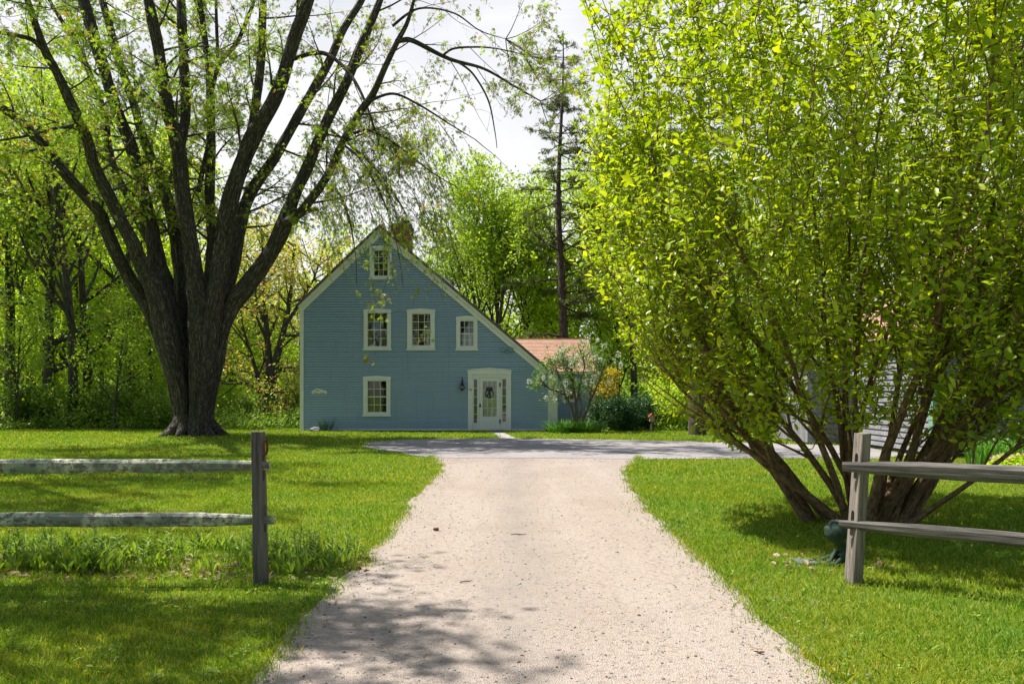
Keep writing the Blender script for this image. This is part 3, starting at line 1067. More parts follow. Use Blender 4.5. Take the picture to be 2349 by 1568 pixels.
# trees across the lane, behind the photographer, and one tree out of frame that throws the front shadows
for (x, y, pr, s, lab) in ((-9, -22, T_clump, 1.5, 'many stemmed tree across the lane'), (0, -24, T_clump, 1.55, 'tall many stemmed tree across the lane'), (8, -23, T_clump, 1.5, 'right many stemmed tree across the lane'), (-14, -16, T_drk, 1.1, 'tree across the lane, left of the gate'), (-5, -19, T_grn, 1.5, 'tree across the lane, facing the gate'), (4, -17, T_drk, 1.5, 'tree across the lane, right of the gate'),
                           (12, -20, T_oak, 1.2, 'oak across the lane'), (22, -17, T_grn, 1.1, 'tree across the lane, far right'), (-24, -14, T_yel, 1.1, 'tree across the lane, far left')):
    place(pr, USED, x, y, x, s, lab, 'trees across the lane')
place(T_near, USED, -12.2, 14.5, 4.0, 1.2, 'tall tree left of the picture shading the drive', 'trees beside the lane')
place(T_near, USED, -8.5, 6.5, 2.0, .86, 'roadside tree left of the picture shading the front lawn', 'trees beside the lane')

# dedicated oak left of the house
OAK = empty('oak_tree', (PX(613, 36), 36, 0), 'oak with bronze young leaves and forked dark trunk left of the house', 'tree')
tubes, tips = [], []
prm = dict(LOOSE, kids=(0, 5, 5, 4))
loc = Vector(OAK.location)


def O(x, y, d=36):
    return W(x, y, d) - loc


trunk = [O(612, 992), O(613, 960), O(614, 930), O(618, 890), O(620, 862)]
tubes.append((trunk, [.33, .29, .27, .26, .27], 12))
limbs = [([O(620, 866), O(616, 820), O(612, 760), O(608, 700), O(606, 620), O(600, 540)], .19), ([O(622, 866), O(634, 820), O(648, 770), O(660, 720), O(668, 660), O(676, 560)], .21),
         ([O(614, 920), O(600, 890), O(588, 850), O(572, 800), O(560, 760), O(548, 690)], .13), ([O(624, 880), O(645, 845, 35.6), O(672, 842, 35), O(700, 852, 34.7)], .09),
         ([O(622, 905), O(650, 892, 36.5), O(690, 896, 37)], .08), ([O(622, 915), O(645, 922, 35.6), O(672, 940, 35.2)], .08), ([O(606, 900), O(570, 880, 35), O(530, 872, 34.4)], .08),
         ([O(655, 745), O(685, 700), O(720, 640), O(745, 560)], .10), ([O(610, 740), O(585, 690), O(560, 620), O(545, 540)], .10), ([O(640, 800), O(690, 760, 37), O(735, 730, 37.6)], .07),
         ([O(612, 780, 36), O(590, 730, 34.6), O(585, 650, 33.8)], .09), ([O(612, 780, 36), O(640, 720, 37.6), O(640, 600, 38.6)], .09)]
for pts, r in limbs:
    rads = [r * (1 - .75 * i / (len(pts) - 1)) for i in range(len(pts))]
    tubes.append((pts, rads, 8))
    for k in range(10):
        t = random.uniform(.25, 1) * (len(pts) - 1)
        i = min(len(pts) - 2, int(t))
        grow(pts[i].lerp(pts[i + 1], t - i), away((pts[i + 1] - pts[i]).normalized(), R(random.uniform(25, 75))), random.uniform(1.3, 2.8), rads[i] * .5, 2, prm, tubes, tips)
mb = MB()
tubes_to(mb, tubes, .15)
mb.build('trunk', M['bark_grey'], OAK, smooth=True)
P, D = tip_points(tips, .12, .13)
mb = MB()
foliage(mb, DIAMOND, P, D, .15, .6)
mb.build('crown', M['leaf_red'], OAK)


# pines
def make_pine(label, H, r, first, crown_r, dead=True):
    root = empty('pine_tree', (0, 0, 0), label, 'tree')
    tubes = []
    pts = [Vector((.12 * math.sin(i * .5), .1 * math.cos(i * .7), -.2 + (H + .2) * i / 16)) for i in range(17)]
    tubes.append((pts, [r * (1 - .93 * i / 16) for i in range(17)], 11))
    P, D = [], []
    z = first
    while z < H - .3:
        t = (z - first) / (H - first)
        for k in range(random.randint(2, 4)):
            L = crown_r * (1 - t) ** .75 * random.uniform(.5, 1.15) + .35
            az = random.uniform(0, 6.283)
            d = Vector((math.cos(az), math.sin(az), random.uniform(-.3, .5)))
            q = pts[0] * 0 + Vector((0, 0, z))
            bp, br_ = [q.copy()], [.05 * (1 - t) + .018]
            for i in range(5):
                d = (d + rvec() * .13 + UP * (.06 if i > 2 else -.03)).normalized()
                q = q + d * L / 5
                bp.append(q.copy())
                br_.append(br_[0] * (1 - .15 * (i + 1)))
            tubes.append((bp, br_, 5))
            ns = int(L * 7) + 4
            for j in range(ns):
                f = random.uniform(.3, 1) * 5
                i = min(4, int(f))
                a = bp[i].lerp(bp[i + 1], f - i)
                dd = away((bp[i + 1] - bp[i]).normalized(), R(random.uniform(25, 75)))
                dd.z *= .55
                sl = random.uniform(.3, .75) * (.5 + .5 * L / crown_r)
                b = a + dd * sl
                tubes.append(([a, a.lerp(b, .5) + rvec() * .04, b], [.010, .007, .004], 3))
                for m_ in range(int(26 * sl / .5)):
                    u = random.uniform(.15, 1)
                    c = a.lerp(b, u)
                    P.append(tuple(c + rvec() * .03))
                    nd_ = (dd * .6 + rvec()).normalized()
                    D.append((nd_.x, nd_.y, nd_.z + .15))
        z += random.uniform(.28, .62) * (1 + .8 * (1 - t))
    for zz, az, L in ((first - 2.6, 3.3, 2.6), (first - 1.6, 2.9, 1.6), (first - .6, .1, 1.3), (first - 3.4, 3.0, 2.8)):
        if dead:
            d = Vector((math.cos(az), math.sin(az), .1))
            a = Vector((0, 0, zz))
            tubes.append(([a, a + d * L * .4 + Vector((0, 0, .15)), a + d * L * .75, a + d * L + Vector((0, 0, -.25))], [.075, .06, .045, .02], 6))
            for j in range(26):
                q = a + d * L * random.uniform(.35, 1)
                dd = away(d, R(random.uniform(20, 80)))
                dd.z = abs(dd.z) * .4
                for m_ in range(22):
                    c = q + dd * random.uniform(.1, .8)
                    P.append(tuple(c + rvec() * .05))
                    nd_ = (dd * .5 + rvec()).normalized()
                    D.append(tuple(nd_))
    mb = MB()
    tubes_to(mb, tubes, .15)
    mb.build('trunk', M['bark_pine'], root, smooth=True)
    mb = MB()
    P, D = np.array(P), np.array(D)
    N = RNG.normal(0, 1, P.shape)
    L = RNG.uniform(.10, .19, len(P))
    mb.leaves(DIAMOND, P, D, N, L, L * .22)
    mb.build('crown', M['needles'], root)
    return root


PINE = make_pine('very tall thin pine with bare dark trunk rising behind the orange roofed wing', 20.8, .29, 6.2, 3.0)
place(PINE, USED, PX(1287, 42), 42, .25, 1.0, PINE['label'], None)
PINE2 = make_pine('pine with thick straight grey trunk at the far edge of the road', 17, .34, 6.5, 3.2, False)
place(PINE2, USED, PX(1605, 27), 27, 2.2, .9, PINE2['label'], None)
place(PINE, USED, PX(1530, 45), 45, 3.6, .92, 'darker pine whose top shows behind the big shrub', None)

# ------------------------------------------------------------------ silver maple
MP = empty('silver_maple', (MAPLE[0], MAPLE[1], .1), 'huge old maple with a dozen dark limbs fanning from one fluted trunk', 'tree')
mloc = Vector(MP.location)
MD = 24.5


def catmull(pts, sub):
    out = []
    n = len(pts)
    for i in range(n - 1):
        p0, p1, p2, p3 = pts[max(0, i - 1)], pts[i], pts[i + 1], pts[min(n - 1, i + 2)]
        for j in range(sub):
            t = j / sub
            out.append(tuple(.5 * ((2 * b) + (-a + c) * t + (2 * a - 5 * b + 4 * c - d) * t * t + (-a + 3 * b - 3 * c + d) * t ** 3) for a, b, c, d in zip(p0, p1, p2, p3)))
    out.append(tuple(pts[-1]))
    return out


# each limb: list of (x, y, width) measured on the photograph, depth drift in metres at its top
LIMBS = [
    ([(400, 1003, 44), (402, 960, 46), (396, 900, 56), (384, 840, 58), (366, 780, 52), (345, 735, 44), (325, 690, 40), (281, 608, 35), (240, 520, 33), (227, 488, 31), (161, 411, 29), (110, 349, 28), (48, 279, 25), (0, 246, 22), (-70, 205, 16), (-140, 190, 8)], -2.5, .1),
    ([(416, 1004, 42), (412, 950, 44), (404, 900, 54), (388, 837, 60), (372, 767, 58), (357, 686, 50), (335, 627, 42), (315, 585, 38), (305, 561, 36), (257, 466, 34), (216, 378, 32), (198, 315, 29), (158, 227, 26), (132, 169, 24), (106, 121, 22), (84, 62, 18), (58, -10, 14), (20, -90, 8)], -3.5, -.25),
    ([(432, 985, 40), (430, 880, 44), (410, 740, 40), (375, 620, 30), (323, 514, 24), (293, 451, 21), (257, 374, 20), (238, 257, 18), (209, 176, 16), (176, 103, 14), (130, 30, 10), (90, -40, 6)], 3.5, .35),
    ([(424, 1000, 40), (420, 920, 50), (410, 840, 56), (391, 767, 58), (370, 665, 54), (352, 557, 42), (348, 528, 38), (323, 422, 33), (305, 352, 32), (272, 264, 31), (253, 206, 30), (227, 121, 31), (205, 48, 30), (190, -10, 27), (172, -90, 18), (150, -170, 8)], 1.0, -.2),
    ([(440, 985, 40), (434, 850, 44), (424, 740, 42), (418, 660, 40), (408, 565, 36), (389, 477, 33), (360, 396, 29), (330, 319, 25), (305, 235, 23), (279, 158, 22), (257, 84, 21), (235, 0, 18), (215, -80, 12)], 3.0, .3),
    ([(450, 1002, 44), (452, 940, 48), (456, 860, 54), (458, 784, 56), (452, 680, 50), (440, 575, 44), (429, 514, 42), (418, 440, 39), (411, 349, 37), (389, 264, 34), (374, 184, 30), (363, 110, 28), (345, 22, 27), (330, -50, 20), (310, -140, 10)], -1.8, -.38),
    ([(411, 360, 26), (420, 300, 28), (426, 257, 28), (422, 147, 28), (415, 0, 25), (412, -90, 16)], .6, -.8),
    ([(462, 985, 36), (470, 860, 40), (480, 720, 38), (487, 600, 34), (489, 557, 32), (482, 480, 27), (481, 404, 26), (484, 294, 24), (481, 184, 21), (473, 110, 16), (457, 0, 13), (440, -80, 7)], 2.5, .3),
    ([(483, 215, 15), (503, 147, 13), (543, 99, 12), (573, 29, 10), (595, -30, 7)], .6, 2.3),
    ([(492, 190, 10), (499, 147, 10), (497, 60, 10), (494, -40, 7)], .2, 2.4),
    ([(455, 440, 15), (465, 390, 14), (478, 330, 12)], .3, 1.0),
    ([(466, 1002, 46), (472, 930, 50), (480, 850, 58), (489, 714, 58), (506, 610, 48), (521, 495, 46), (539, 422, 45), (573, 330, 43), (602, 279, 37), (639, 206, 35), (661, 136, 34), (679, 73, 34), (701, 18, 32), (722, -50, 24), (748, -130, 10)], -1.2, -.4),
    ([(556, 385, 28), (572, 320, 27), (584, 257, 26), (598, 147, 25), (602, 55, 23), (606, -40, 16)], 1.2, -.6),
    ([(484, 1000, 40), (488, 920, 46), (497, 820, 52), (512, 690, 48), (535, 592, 42), (552, 505, 37), (573, 445, 33), (606, 396, 28), (642, 341, 27), (679, 275, 26), (719, 206, 25), (756, 140, 21), (785, 73, 20), (826, 7, 18), (860, -70, 10)], 2.0, .3),
    ([(480, 1000, 40), (490, 930, 46), (500, 850, 52), (512, 770, 52), (534, 705, 48), (566, 660, 46), (601, 612, 44), (629, 566, 42), (650, 520, 40), (679, 440, 32), (705, 385, 29), (730, 323, 28), (763, 250, 28), (796, 184, 26), (826, 110, 24), (861, 29, 21), (890, -50, 12)], -.5, -.15),
    ([(655, 512, 30), (675, 500, 27), (697, 478, 26), (734, 429, 25), (760, 385, 24), (785, 330, 23), (826, 257, 22), (855, 217, 20), (885, 150, 17), (912, 95, 15), (935, 50, 12), (955, -20, 8)], -2.2, -.5),
    ([(909, 96, 15), (925, 92, 15), (950, 95, 14), (1030, 135, 11), (1110, 158, 8), (1180, 198, 6), (1240, 232, 4)], -1.0, -2.2),
    ([(1015, 128, 8), (1040, 112, 7), (1090, 108, 6), (1140, 112, 4), (1200, 125, 3)], -.8, -2.6),
    ([(1050, 142, 7), (1085, 170, 6), (1120, 230, 5), (1135, 300, 3), (1140, 340, 2)], .4, -2.8),
    ([(660, 140, 13), (719, 122, 13), (760, 130, 12), (807, 176, 10), (840, 240, 7), (870, 330, 4)], -1.5, -.2),
    ([(186, 284, 11), (150, 292, 11), (120, 296, 10), (60, 312, 8), (0, 322, 6), (-50, 330, 4)], -1.5, -2.5),
    ([(105, 120, 16), (75, 92, 14), (40, 82, 12), (0, 75, 10), (-60, 60, 6)], -1.5, -3.0),
    ([(760, 300, 9), (800, 330, 8), (860, 385, 6), (920, 470, 4), (960, 560, 2)], -2.0, -.6),
    ([(800, 310, 9), (850, 300, 8), (920, 340, 6), (990, 395, 4), (1050, 430, 2.5)], -2.4, -1.6),
    ([(843, 235, 9), (900, 215, 8), (960, 240, 6), (1040, 290, 4), (1090, 320, 2.5)], -1.5, -1.7),
    ([(900, 60, 9), (960, 20, 7), (1040, 30, 5), (1100, 70, 3.5), (1160, 90, 2)], -1.2, -2.3),
    ([(740, 420, 9), (775, 440, 7), (800, 500, 5), (815, 580, 3), (822, 650, 1.6)], -2.4, -.9),
    ([(785, 330, 8), (830, 370, 7), (880, 460, 5), (910, 560, 3), (935, 660, 1.6)], -2.6, -1.4),
]
tubes, tips = [], []
mb = MB()
DROOP = dict(seg=(4, 5, 5, 5), jit=(.08, .13, .18, .16), trop=(.02, .03, -.05, -.13), taper=(.7, .8, .8, .7), sides=(6, 4, 3, 3), leaf=2, kids=(6, 5, 4), t0=(.2, .2, .15),
             ang=((30, 60), (30, 65), (25, 70)), len=((.5, .8), (.4, .65), (.4, .75)))
for li, (pl, drift, off) in enumerate(LIMBS):
    n = len(pl)
    y0, y1 = pl[0][1], pl[-1][1]
    pts = []
    for i, (x, y, wv) in enumerate(pl):
        t = i / (n - 1)
        kq = float(np.interp(y, (640, 690, 735, 780, 840, 900, 1000), (1, .95, .91, .88, .82, .735, .72)))
        x, wv = 446 + (x - 446) * kq, wv * (kq * .87 if kq < 1 else .80)
        d = MD + off + drift * t ** 1.3
        q = W(x, y, d) - mloc
        pts.append((q.x, q.y, q.z, wv * d / F / 2))
    sm = catmull(pts, 8)
    big = pl[0][2] > 30
    mb.tube([p[:3] for p in sm], [max(.006, p[3]) for p in sm], 30 if big else (10 if pl[0][2] > 12 else 6), rough=.30 if big else .12, seed=li * 3.1, cap=True, freq=3.4)
    # side branches
    thin = pl[0][2] < 20
    m_ = len(sm)
    acc = 0
    for i in range(1, m_ - 1):
        z = sm[i][2] + mloc.z
        p = Vector(sm[i][:3])
        seglen = (Vector(sm[i + 1][:3]) - p).length
        if z < 5.6 and not thin:
            continue
        acc += seglen * (1.15 if thin else 1.0) * (1.0 if p.x + mloc.x > -9 else 1.75)
        while acc > 1.0:
            acc -= 1.0
            dd = (Vector(sm[i + 1][:3]) - p).normalized()
            cd = away(dd, R(random.uniform(35, 80)))
            if p.x + mloc.x > -7:
                cd = (cd + Vector((.35, -.1, 0))).normalized()
            L = random.uniform(1.1, 2.9) * (1 if not thin else .8)
            grow(p, cd, L, max(.010, min(.05, sm[i][3] * .3)), 1 if random.random() < .8 else 2, DROOP, tubes, tips)
    for k in range(7):
        grow(Vector(sm[-1][:3]), away((Vector(sm[-1][:3]) - Vector(sm[-3][:3])).normalized(), R(random.uniform(10, 60))), random.uniform(1, 2.2), .014, 1, DROOP, tubes, tips)
# roots flaring into the lawn
for az, L in ((2.6, .9), (3.4, .6), (4.0, 1.0), (4.5, .7), (5.0, .8), (5.6, .9), (.1, .8), (1.2, .7)):
    d = Vector((math.cos(az), math.sin(az) * .8, 0))
    a = d * .28 + Vector((0, 0, .75))
    mb.tube([a, d * .5 + Vector((0, 0, .35)), d * (.6 + L * .25) + Vector((0, 0, .1)), d * (.6 + L * .7) + Vector((0, 0, -.06))], [.2, .2, .14, .05], 10, rough=.2, seed=az)
mb.build('trunk', M['bark_maple'], MP, smooth=True)


def low_over_house(pts):
    q = pts[-1] + mloc
    zmin = 5.5 + max(0.0, q.x + 7.5) * .42
    return q.x > -7.5 and q.z < zmin and random.random() < .96


tubes = [t for t in tubes if not low_over_house(t[0])]
tips = [t for t in tips if not low_over_house(t[0])]
tips = [t for t in tips if (t[0][0] + mloc).x < -6 or random.random() < (.62 if (t[0][0] + mloc).x < -2.5 else .3)]
mb = MB()
tubes_to(mb, tubes)
mb.build('branches', M['bark_grey'], MP, smooth=True)
# long hanging twigs over the house roof
mb = MB()
htips = []
for k in range(150):
    x = random.uniform(690, 1010)
    y = random.uniform(210, 470) + (x - 690) * .1
    d = MD + random.uniform(-3.5, .5)
    p = W(x, y, d) - mloc
    dd = Vector((random.uniform(.1, .7), random.uniform(-.3, .3), -.5))
    pts = [p]
    L = random.uniform(1.2, 3.0)
    for i in range(7):
        dd = (dd + rvec() * .14 + Vector((.02, 0, -.16))).normalized()
        p = p + dd * L / 7
        pts.append(p)
    mb.tube(pts, [.011 - .0011 * i for i in range(8)], 3, seed=k, cap=False)
    htips.append((pts[2:], 3))
    for j in range(3):
        q = pts[random.randint(1, 5)]
        e = [q]
        d2 = away(dd, R(random.uniform(20, 60)))
        for i in range(4):
            d2 = (d2 + rvec() * .15 + Vector((0, 0, -.12))).normalized()
            q = q + d2 * random.uniform(.12, .3)
            e.append(q)
        mb.tube(e, [.006, .005, .004, .003, .002], 3, seed=k + j, cap=False)
        htips.append((e, 3))
mb.build('hanging_twigs', M['bark_grey'], MP, smooth=True)
P, D = tip_points(tips, .125, .06)
mb = MB()
foliage(mb, PALM, P, D, .115, .95, -.45, .8)
sel = RNG.random(len(P)) < .6
foliage(mb, PALM, P[sel] + RNG.normal(0, .05, (sel.sum(), 3)), D[sel], .09, .95, -.5, .8)
P2, D2 = tip_points(htips, .13, .04)
foliage(mb, PALM, P2, D2, .095, .9, -.6, .8)
mb.build('crown', M['leaf_maple'], MP)
P3, D3 = tip_points([t for t in tips if t[0][0].x + mloc.x > -5.5], .34, .05)
mb = MB()
nn = len(P3)
for q in range(3):
    A = RNG.normal(0, .5, (nn, 3))
    A[:, 2] -= 1
    mb.leaves(DIAMOND, P3 + RNG.normal(0, .025, (nn, 3)), A, RNG.normal(0, 1, (nn, 3)), RNG.uniform(.05, .08, nn), .022)
mb.build('seed_clusters', M['leaf_seed'], MP)
tree_counts = (len(tips), len(P), len(P2))

# ------------------------------------------------------------------ big shrub on the right
SB = Vector((PX(1975, 8.9), 8.9, 0))
SH = empty('flowering_shrub', SB, 'huge vase shaped shrub with bright yellow green leaves on many brown stems', 'shrub')
mb = MB()
tw = MB()
LP, LA, LN, LS = [], [], [], []


def inside_env(q):
    r = math.hypot(q.x, q.y)
    return r < 3.2 and q.z > max(.75, 1.45 + (r - 2.3) * 1.6)


def shrub_leaves(pts, step, t0=0.0, s=1.0):
    pts = [q for q in pts if inside_env(q)]
    n = len(pts) - 1
    if n < 1:
        return
    tot = sum((pts[i + 1] - pts[i]).length for i in range(n))
    k = int(tot / step)
    spin = random.uniform(0, 6.28)
    for j in range(k):
        t = t0 + (1 - t0) * (j + random.random() * .7) / max(1, k)
        f = min(t, .999) * n
        i = int(f)
        q = pts[i].lerp(pts[i + 1], f - i)
        dd = (pts[i + 1] - pts[i]).normalized()
        spin += 2.4 + random.gauss(0, .3)
        ax = away(dd, R(random.uniform(40, 85)), spin)
        ax.z += random.uniform(-.25, .25)
        LP.append(tuple(q + ax * .012))
        LA.append(tuple(ax))
        nn_ = (dd * .9 + UP * .35 + rvec() * .45)
        LN.append(tuple(nn_))
        LS.append(random.uniform(.045, .098) * s * (1.0 if random.random() < .85 else 1.35))


SKEL = []
stems = []
for k in range(10):
    az = 6.283 * (k * .618 % 1) + random.gauss(0, .15)
    e = R(random.choice((40, 44, 48, 52, 57, 62, 68, 74, 80, 85)) + random.gauss(0, 2.5))
    stems.append((az, e, random.uniform(4.4, 5.8), random.uniform(.022, .042)))
# stems read off the photograph: towards the left and the right
stems += [(3.14, R(38), 4.3, .05), (3.3, R(42), 4.5, .055), (2.9, R(47), 4.8, .055), (3.6, R(50), 4.9, .05), (3.2, R(56), 5.2, .05), (0.0, R(48), 4.8, .06), (.15, R(56), 5.0, .065), (-.3, R(62), 5.2, .06), (4.5, R(66), 5.4, .055), (5.2, R(60), 5.2, .05), (4.0, R(58), 5.0, .045)]
stems += [(.05, R(52), 5.0, .05), (-.15, R(58), 5.2, .045), (.3, R(64), 5.4, .05), (-.5, R(56), 5.1, .045), (.5, R(70), 5.6, .045), (-.8, R(68), 5.4, .045), (.7, R(58), 5.2, .04), (2.6, R(60), 5.2, .045), (3.4, R(66), 5.3, .045)]
for az, e, L, r in stems:
    hd = Vector((math.cos(az), math.sin(az), 0))
    p = hd * random.uniform(.08, .46) + Vector((random.gauss(0, .08), random.gauss(0, .08), -.08))
    d = hd * math.cos(e) + UP * math.sin(e)
    pts, rad = [p.copy()], [r * 1.1]
    n = 16
    for i in range(n):
        d = (d + rvec() * .095 + UP * (.012 if i < 9 else .045)).normalized()
        if math.hypot(p.x, p.y) > 2.45:
            break
        p = p + d * L / n
        pts.append(p.copy())
        rad.append(r * (1.02 - .84 * ((i + 1) / n) ** .8))
    n = len(pts) - 1
    rad = [r * (1.05 - .9 * (i / n) ** .8) for i in range(n + 1)]
    mb.tube(pts, rad, 9, rough=.16, seed=az * 5, cap=True)
    SKEL += [tuple(q_) for q_ in pts[5:]]
    shrub_leaves(pts[max(2, n - 6):], .04)
    for j in range(13):
        t = random.uniform(.26, .98) * n
        i = min(n - 1, int(t))
        q = pts[i].lerp(pts[i + 1], t - i)
        dd = away((pts[i + 1] - pts[i]).normalized(), R(random.uniform(18, 48)))
        dd = (dd + hd * .15 + UP * .12).normalized()
        L2 = random.uniform(.8, 1.9) * (1.1 - .35 * t / n)
        sp, sr = [q.copy()], [max(.006, rad[i] * .5)]
        for s in range(7):
            dd = (dd + rvec() * .11 + UP * .05).normalized()
            q = q + dd * L2 / 7
            sp.append(q.copy())
            sr.append(sr[0] * (1 - .11 * (s + 1)))
        if not inside_env(sp[4]):
            continue
        tw.tube(sp, sr, 5, seed=j + az, cap=False)
        SKEL += [tuple(q_) for q_ in sp[2:]]
        shrub_leaves(sp, .07 if t > .45 * n else .14, .3)
        for w_ in range(4):
            u = random.uniform(.2, 1) * 7
            i2 = min(6, int(u))
            a = sp[i2].lerp(sp[i2 + 1], u - i2)
            d3 = away((sp[i2 + 1] - sp[i2]).normalized(), R(random.uniform(15, 55)))
            d3 = (d3 + UP * .25).normalized()
            L3 = random.uniform(.25, .85)
            if not inside_env(a + d3 * L3 * .6):
                continue
            wp = [a.copy()]
            for s in range(5):
                d3 = (d3 + rvec() * .1 + UP * .08).normalized()
                a = a + d3 * L3 / 5
                wp.append(a.copy())
            tw.tube(wp, [.005, .0045, .004, .003, .0025, .0015], 3, seed=w_ + az, cap=False)
            shrub_leaves(wp, .031)
SK_LIST = list(SKEL)
SKEL = np.array(SK_LIST)
done = tries = 0
while done < 2600:
    rr_ = 3.15 * random.random() ** .42
    a_ = random.uniform(0, 6.283)
    q = Vector((math.cos(a_) * rr_, math.sin(a_) * rr_, random.uniform(.9, 6.4 - .07 * rr_ * rr_)))
    if not inside_env(q):
        continue
    tries += 1
    if tries % 40 == 0:
        SKEL = np.array(SK_LIST)
    if tries > 14000:
        break
    dv = SKEL - np.array(q)
    dist = np.linalg.norm(dv, axis=1) + np.maximum(0, dv[:, 2]) * 2.5
    kk = int(np.argmin(dist))
    if dist[kk] > .55:
        continue
    done += 1
    b0 = Vector(SKEL[kk])
    md = b0.lerp(q, .5) + rvec() * .06 - UP * .03
    d3 = ((q - b0).normalized() * .35 + UP * .6 + Vector((q.x, q.y, 0)).normalized() * random.uniform(-.05, .4) + rvec() * .22).normalized()
    L3 = random.uniform(.3, .75)
    wp, a = [q.copy()], q.copy()
    for s in range(5):
        d3 = (d3 + rvec() * .1 + UP * .07).normalized()
        a = a + d3 * L3 / 5
        wp.append(a.copy())
    tw.tube([b0, md] + wp, [.007, .006, .005, .0045, .004, .0035, .0025, .0015], 3, seed=done % 37, cap=False)
    SK_LIST += [tuple(q_) for q_ in wp[:4]]
    shrub_leaves([b0, md] + wp, .033)
mb.build('stems', M['bark_shrub'], SH, smooth=True)
tw.build('twigs', M['bark_shrub'], SH, smooth=True)
mb = MB()
LS = np.array(LS)
mb.leaves(OVATE, LP, LA, LN, LS, LS * RNG.uniform(.5, .66, len(LS)))
mb.build('foliage', M['leaf_shrub'], SH, smooth=True)
shrub_count = len(LS)

# ------------------------------------------------------------------ undergrowth, bushes, far wood
def bushmesh(name, label, rx, rz_, n, size, leaf, bark, tmpl=DIAMOND, ratio=.6, stems_=7):
    root = empty(name, (0, 0, 0), label, 'shrub')
    mbt = MB()
    cl = []
    for k in range(stems_ * 3):
        a = random.uniform(0, 6.28)
        rr = rx * math.sqrt(random.random()) * .8
        top = Vector((math.cos(a) * rr, math.sin(a) * rr, rz_ * random.uniform(.45, .95) * (1 - .35 * (rr / rx) ** 2)))
        b0 = Vector((math.cos(a) * .15, math.sin(a) * .15, -.05))
        md = b0.lerp(top, .5) + Vector((math.cos(a), math.sin(a), 0)) * -.1 + rvec() * .08
        mbt.tube([b0, md, top], [.022, .015, .005], 4, seed=k, cap=False)
        cl.append((top, random.uniform(.3, .55) * rx))
        cl.append((md, random.uniform(.25, .45) * rx))
    mbt.build('stems', bark, root, smooth=True)
    cs = np.array([tuple(c[0]) for c in cl])
    rs = np.array([c[1] for c in cl])
    ix = RNG.integers(0, len(cl), n)
    dr = RNG.normal(0, 1, (n, 3))
    dr /= np.linalg.norm(dr, axis=1)[:, None]
    P = cs[ix] + dr * (rs[ix] * RNG.random(n) ** .5)[:, None] * np.array([1, 1, .8])
    P = P[P[:, 2] > .02]
    mbl = MB()
    foliage(mbl, tmpl, P, np.zeros_like(P), size, ratio, -.1, .7)
    mbl.build('foliage', leaf, root)
    return root


B1 = bushmesh('wild_shrub', 'x', 1.2, 1.7, 4200, .12, M['leaf_under'], M['bark_grey'])
B2 = bushmesh('wild_shrub', 'x', 1.3, 2.6, 4600, .12, M['leaf_yellow'], M['bark_grey'])
B3 = bushmesh('evergreen_bush', 'x', 1.25, 2.1, 7500, .10, M['leaf_dark'], M['bark_grey'])
B4 = bushmesh('golden_shrub', 'golden yellow shrub behind the blossoming tree beside the wing', .75, 2.6, 3200, .09, M['leaf_gold'], M['bark_grey'])
for (pr, x, d, s, rz, lab, gp) in (
    (B1, -40, 31.5, 1.0, .1, 'low green shrub outermost on the left along the lawn edge', 'wild shrubs along the wood'),
    (B1, 85, 33, 1.2, 1.1, 'green shrub between dark trunks at left lawn edge', 'wild shrubs along the wood'),
    (B2, 150, 36, 1.1, 2.1, 'yellow green shrub behind the straight grey trunk', 'wild shrubs along the wood'),
    (B1, 225, 34, 1.1, 3.1, 'green shrub left of the thin black sapling', 'wild shrubs along the wood'),
    (B1, 300, 33.5, 1.2, 4.1, 'green shrub right of the thin black sapling', 'wild shrubs along the wood'),
    (B2, 350, 38, 1.2, 5.1, 'yellow green shrub left behind the maple trunk', 'wild shrubs along the wood'),
    (B1, 372, 31.5, .9, .6, 'low green shrub touching the left of the maple trunk', 'wild shrubs along the wood'),
    (B2, 525, 40, 1.0, 1.6, 'yellow shrub in the gap right of the maple trunk', 'wild shrubs along the wood'),
    (B1, 560, 37, .85, 2.6, 'green shrub left of the oak trunk', 'wild shrubs along the wood'),
    (B1, 652, 36, .95, 3.6, 'bright green shrub between oak trunk and house corner', 'wild shrubs along the wood'),
    (B2, 690, 48, 1.0, .9, 'yellow green shrub behind the corner of the house', 'wild shrubs along the wood'),
    (B3, 1392, 30.5, .68, .4, 'dark evergreen bush nearest the wing of the house', 'dark evergreen bushes'),
    (B3, 1435, 29.8, .72, 1.4, 'dark evergreen bush in the middle of the dark row', 'dark evergreen bushes'),
    (B3, 1475, 30.6, .66, 2.4, 'dark evergreen bush nearest the birdhouse', 'dark evergreen bushes'),
    (B2, 1535, 31, .85, 3.4, 'sunlit yellow green shrub right of the birdhouse', 'wild shrubs beyond the road'),
    (B2, 1580, 33, 1.0, 4.4, 'yellow green shrub left of the thick grey trunk', 'wild shrubs beyond the road'),
    (B1, 1640, 30.5, .8, 5.4, 'green shrub right of the thick grey trunk', 'wild shrubs beyond the road'),
    (B1, 1720, 31, 1.0, 1.4, 'green shrub seen through the left stems of the big shrub', 'wild shrubs beyond the road'),
    (B3, 1790, 29, 1.2, 2.9, 'dark bush behind the stems of the big shrub', 'dark evergreen bushes'),
    (B1, 1880, 27, .9, 2.2, 'green shrub left of the shingled building', 'wild shrubs beyond the road'),
):
    place(pr, USED, PX(x, d), d, rz, s, lab, gp)
place(B4, USED, PX(1396, 31.6), 31.6, 0, 1.0, B4['label'], None)

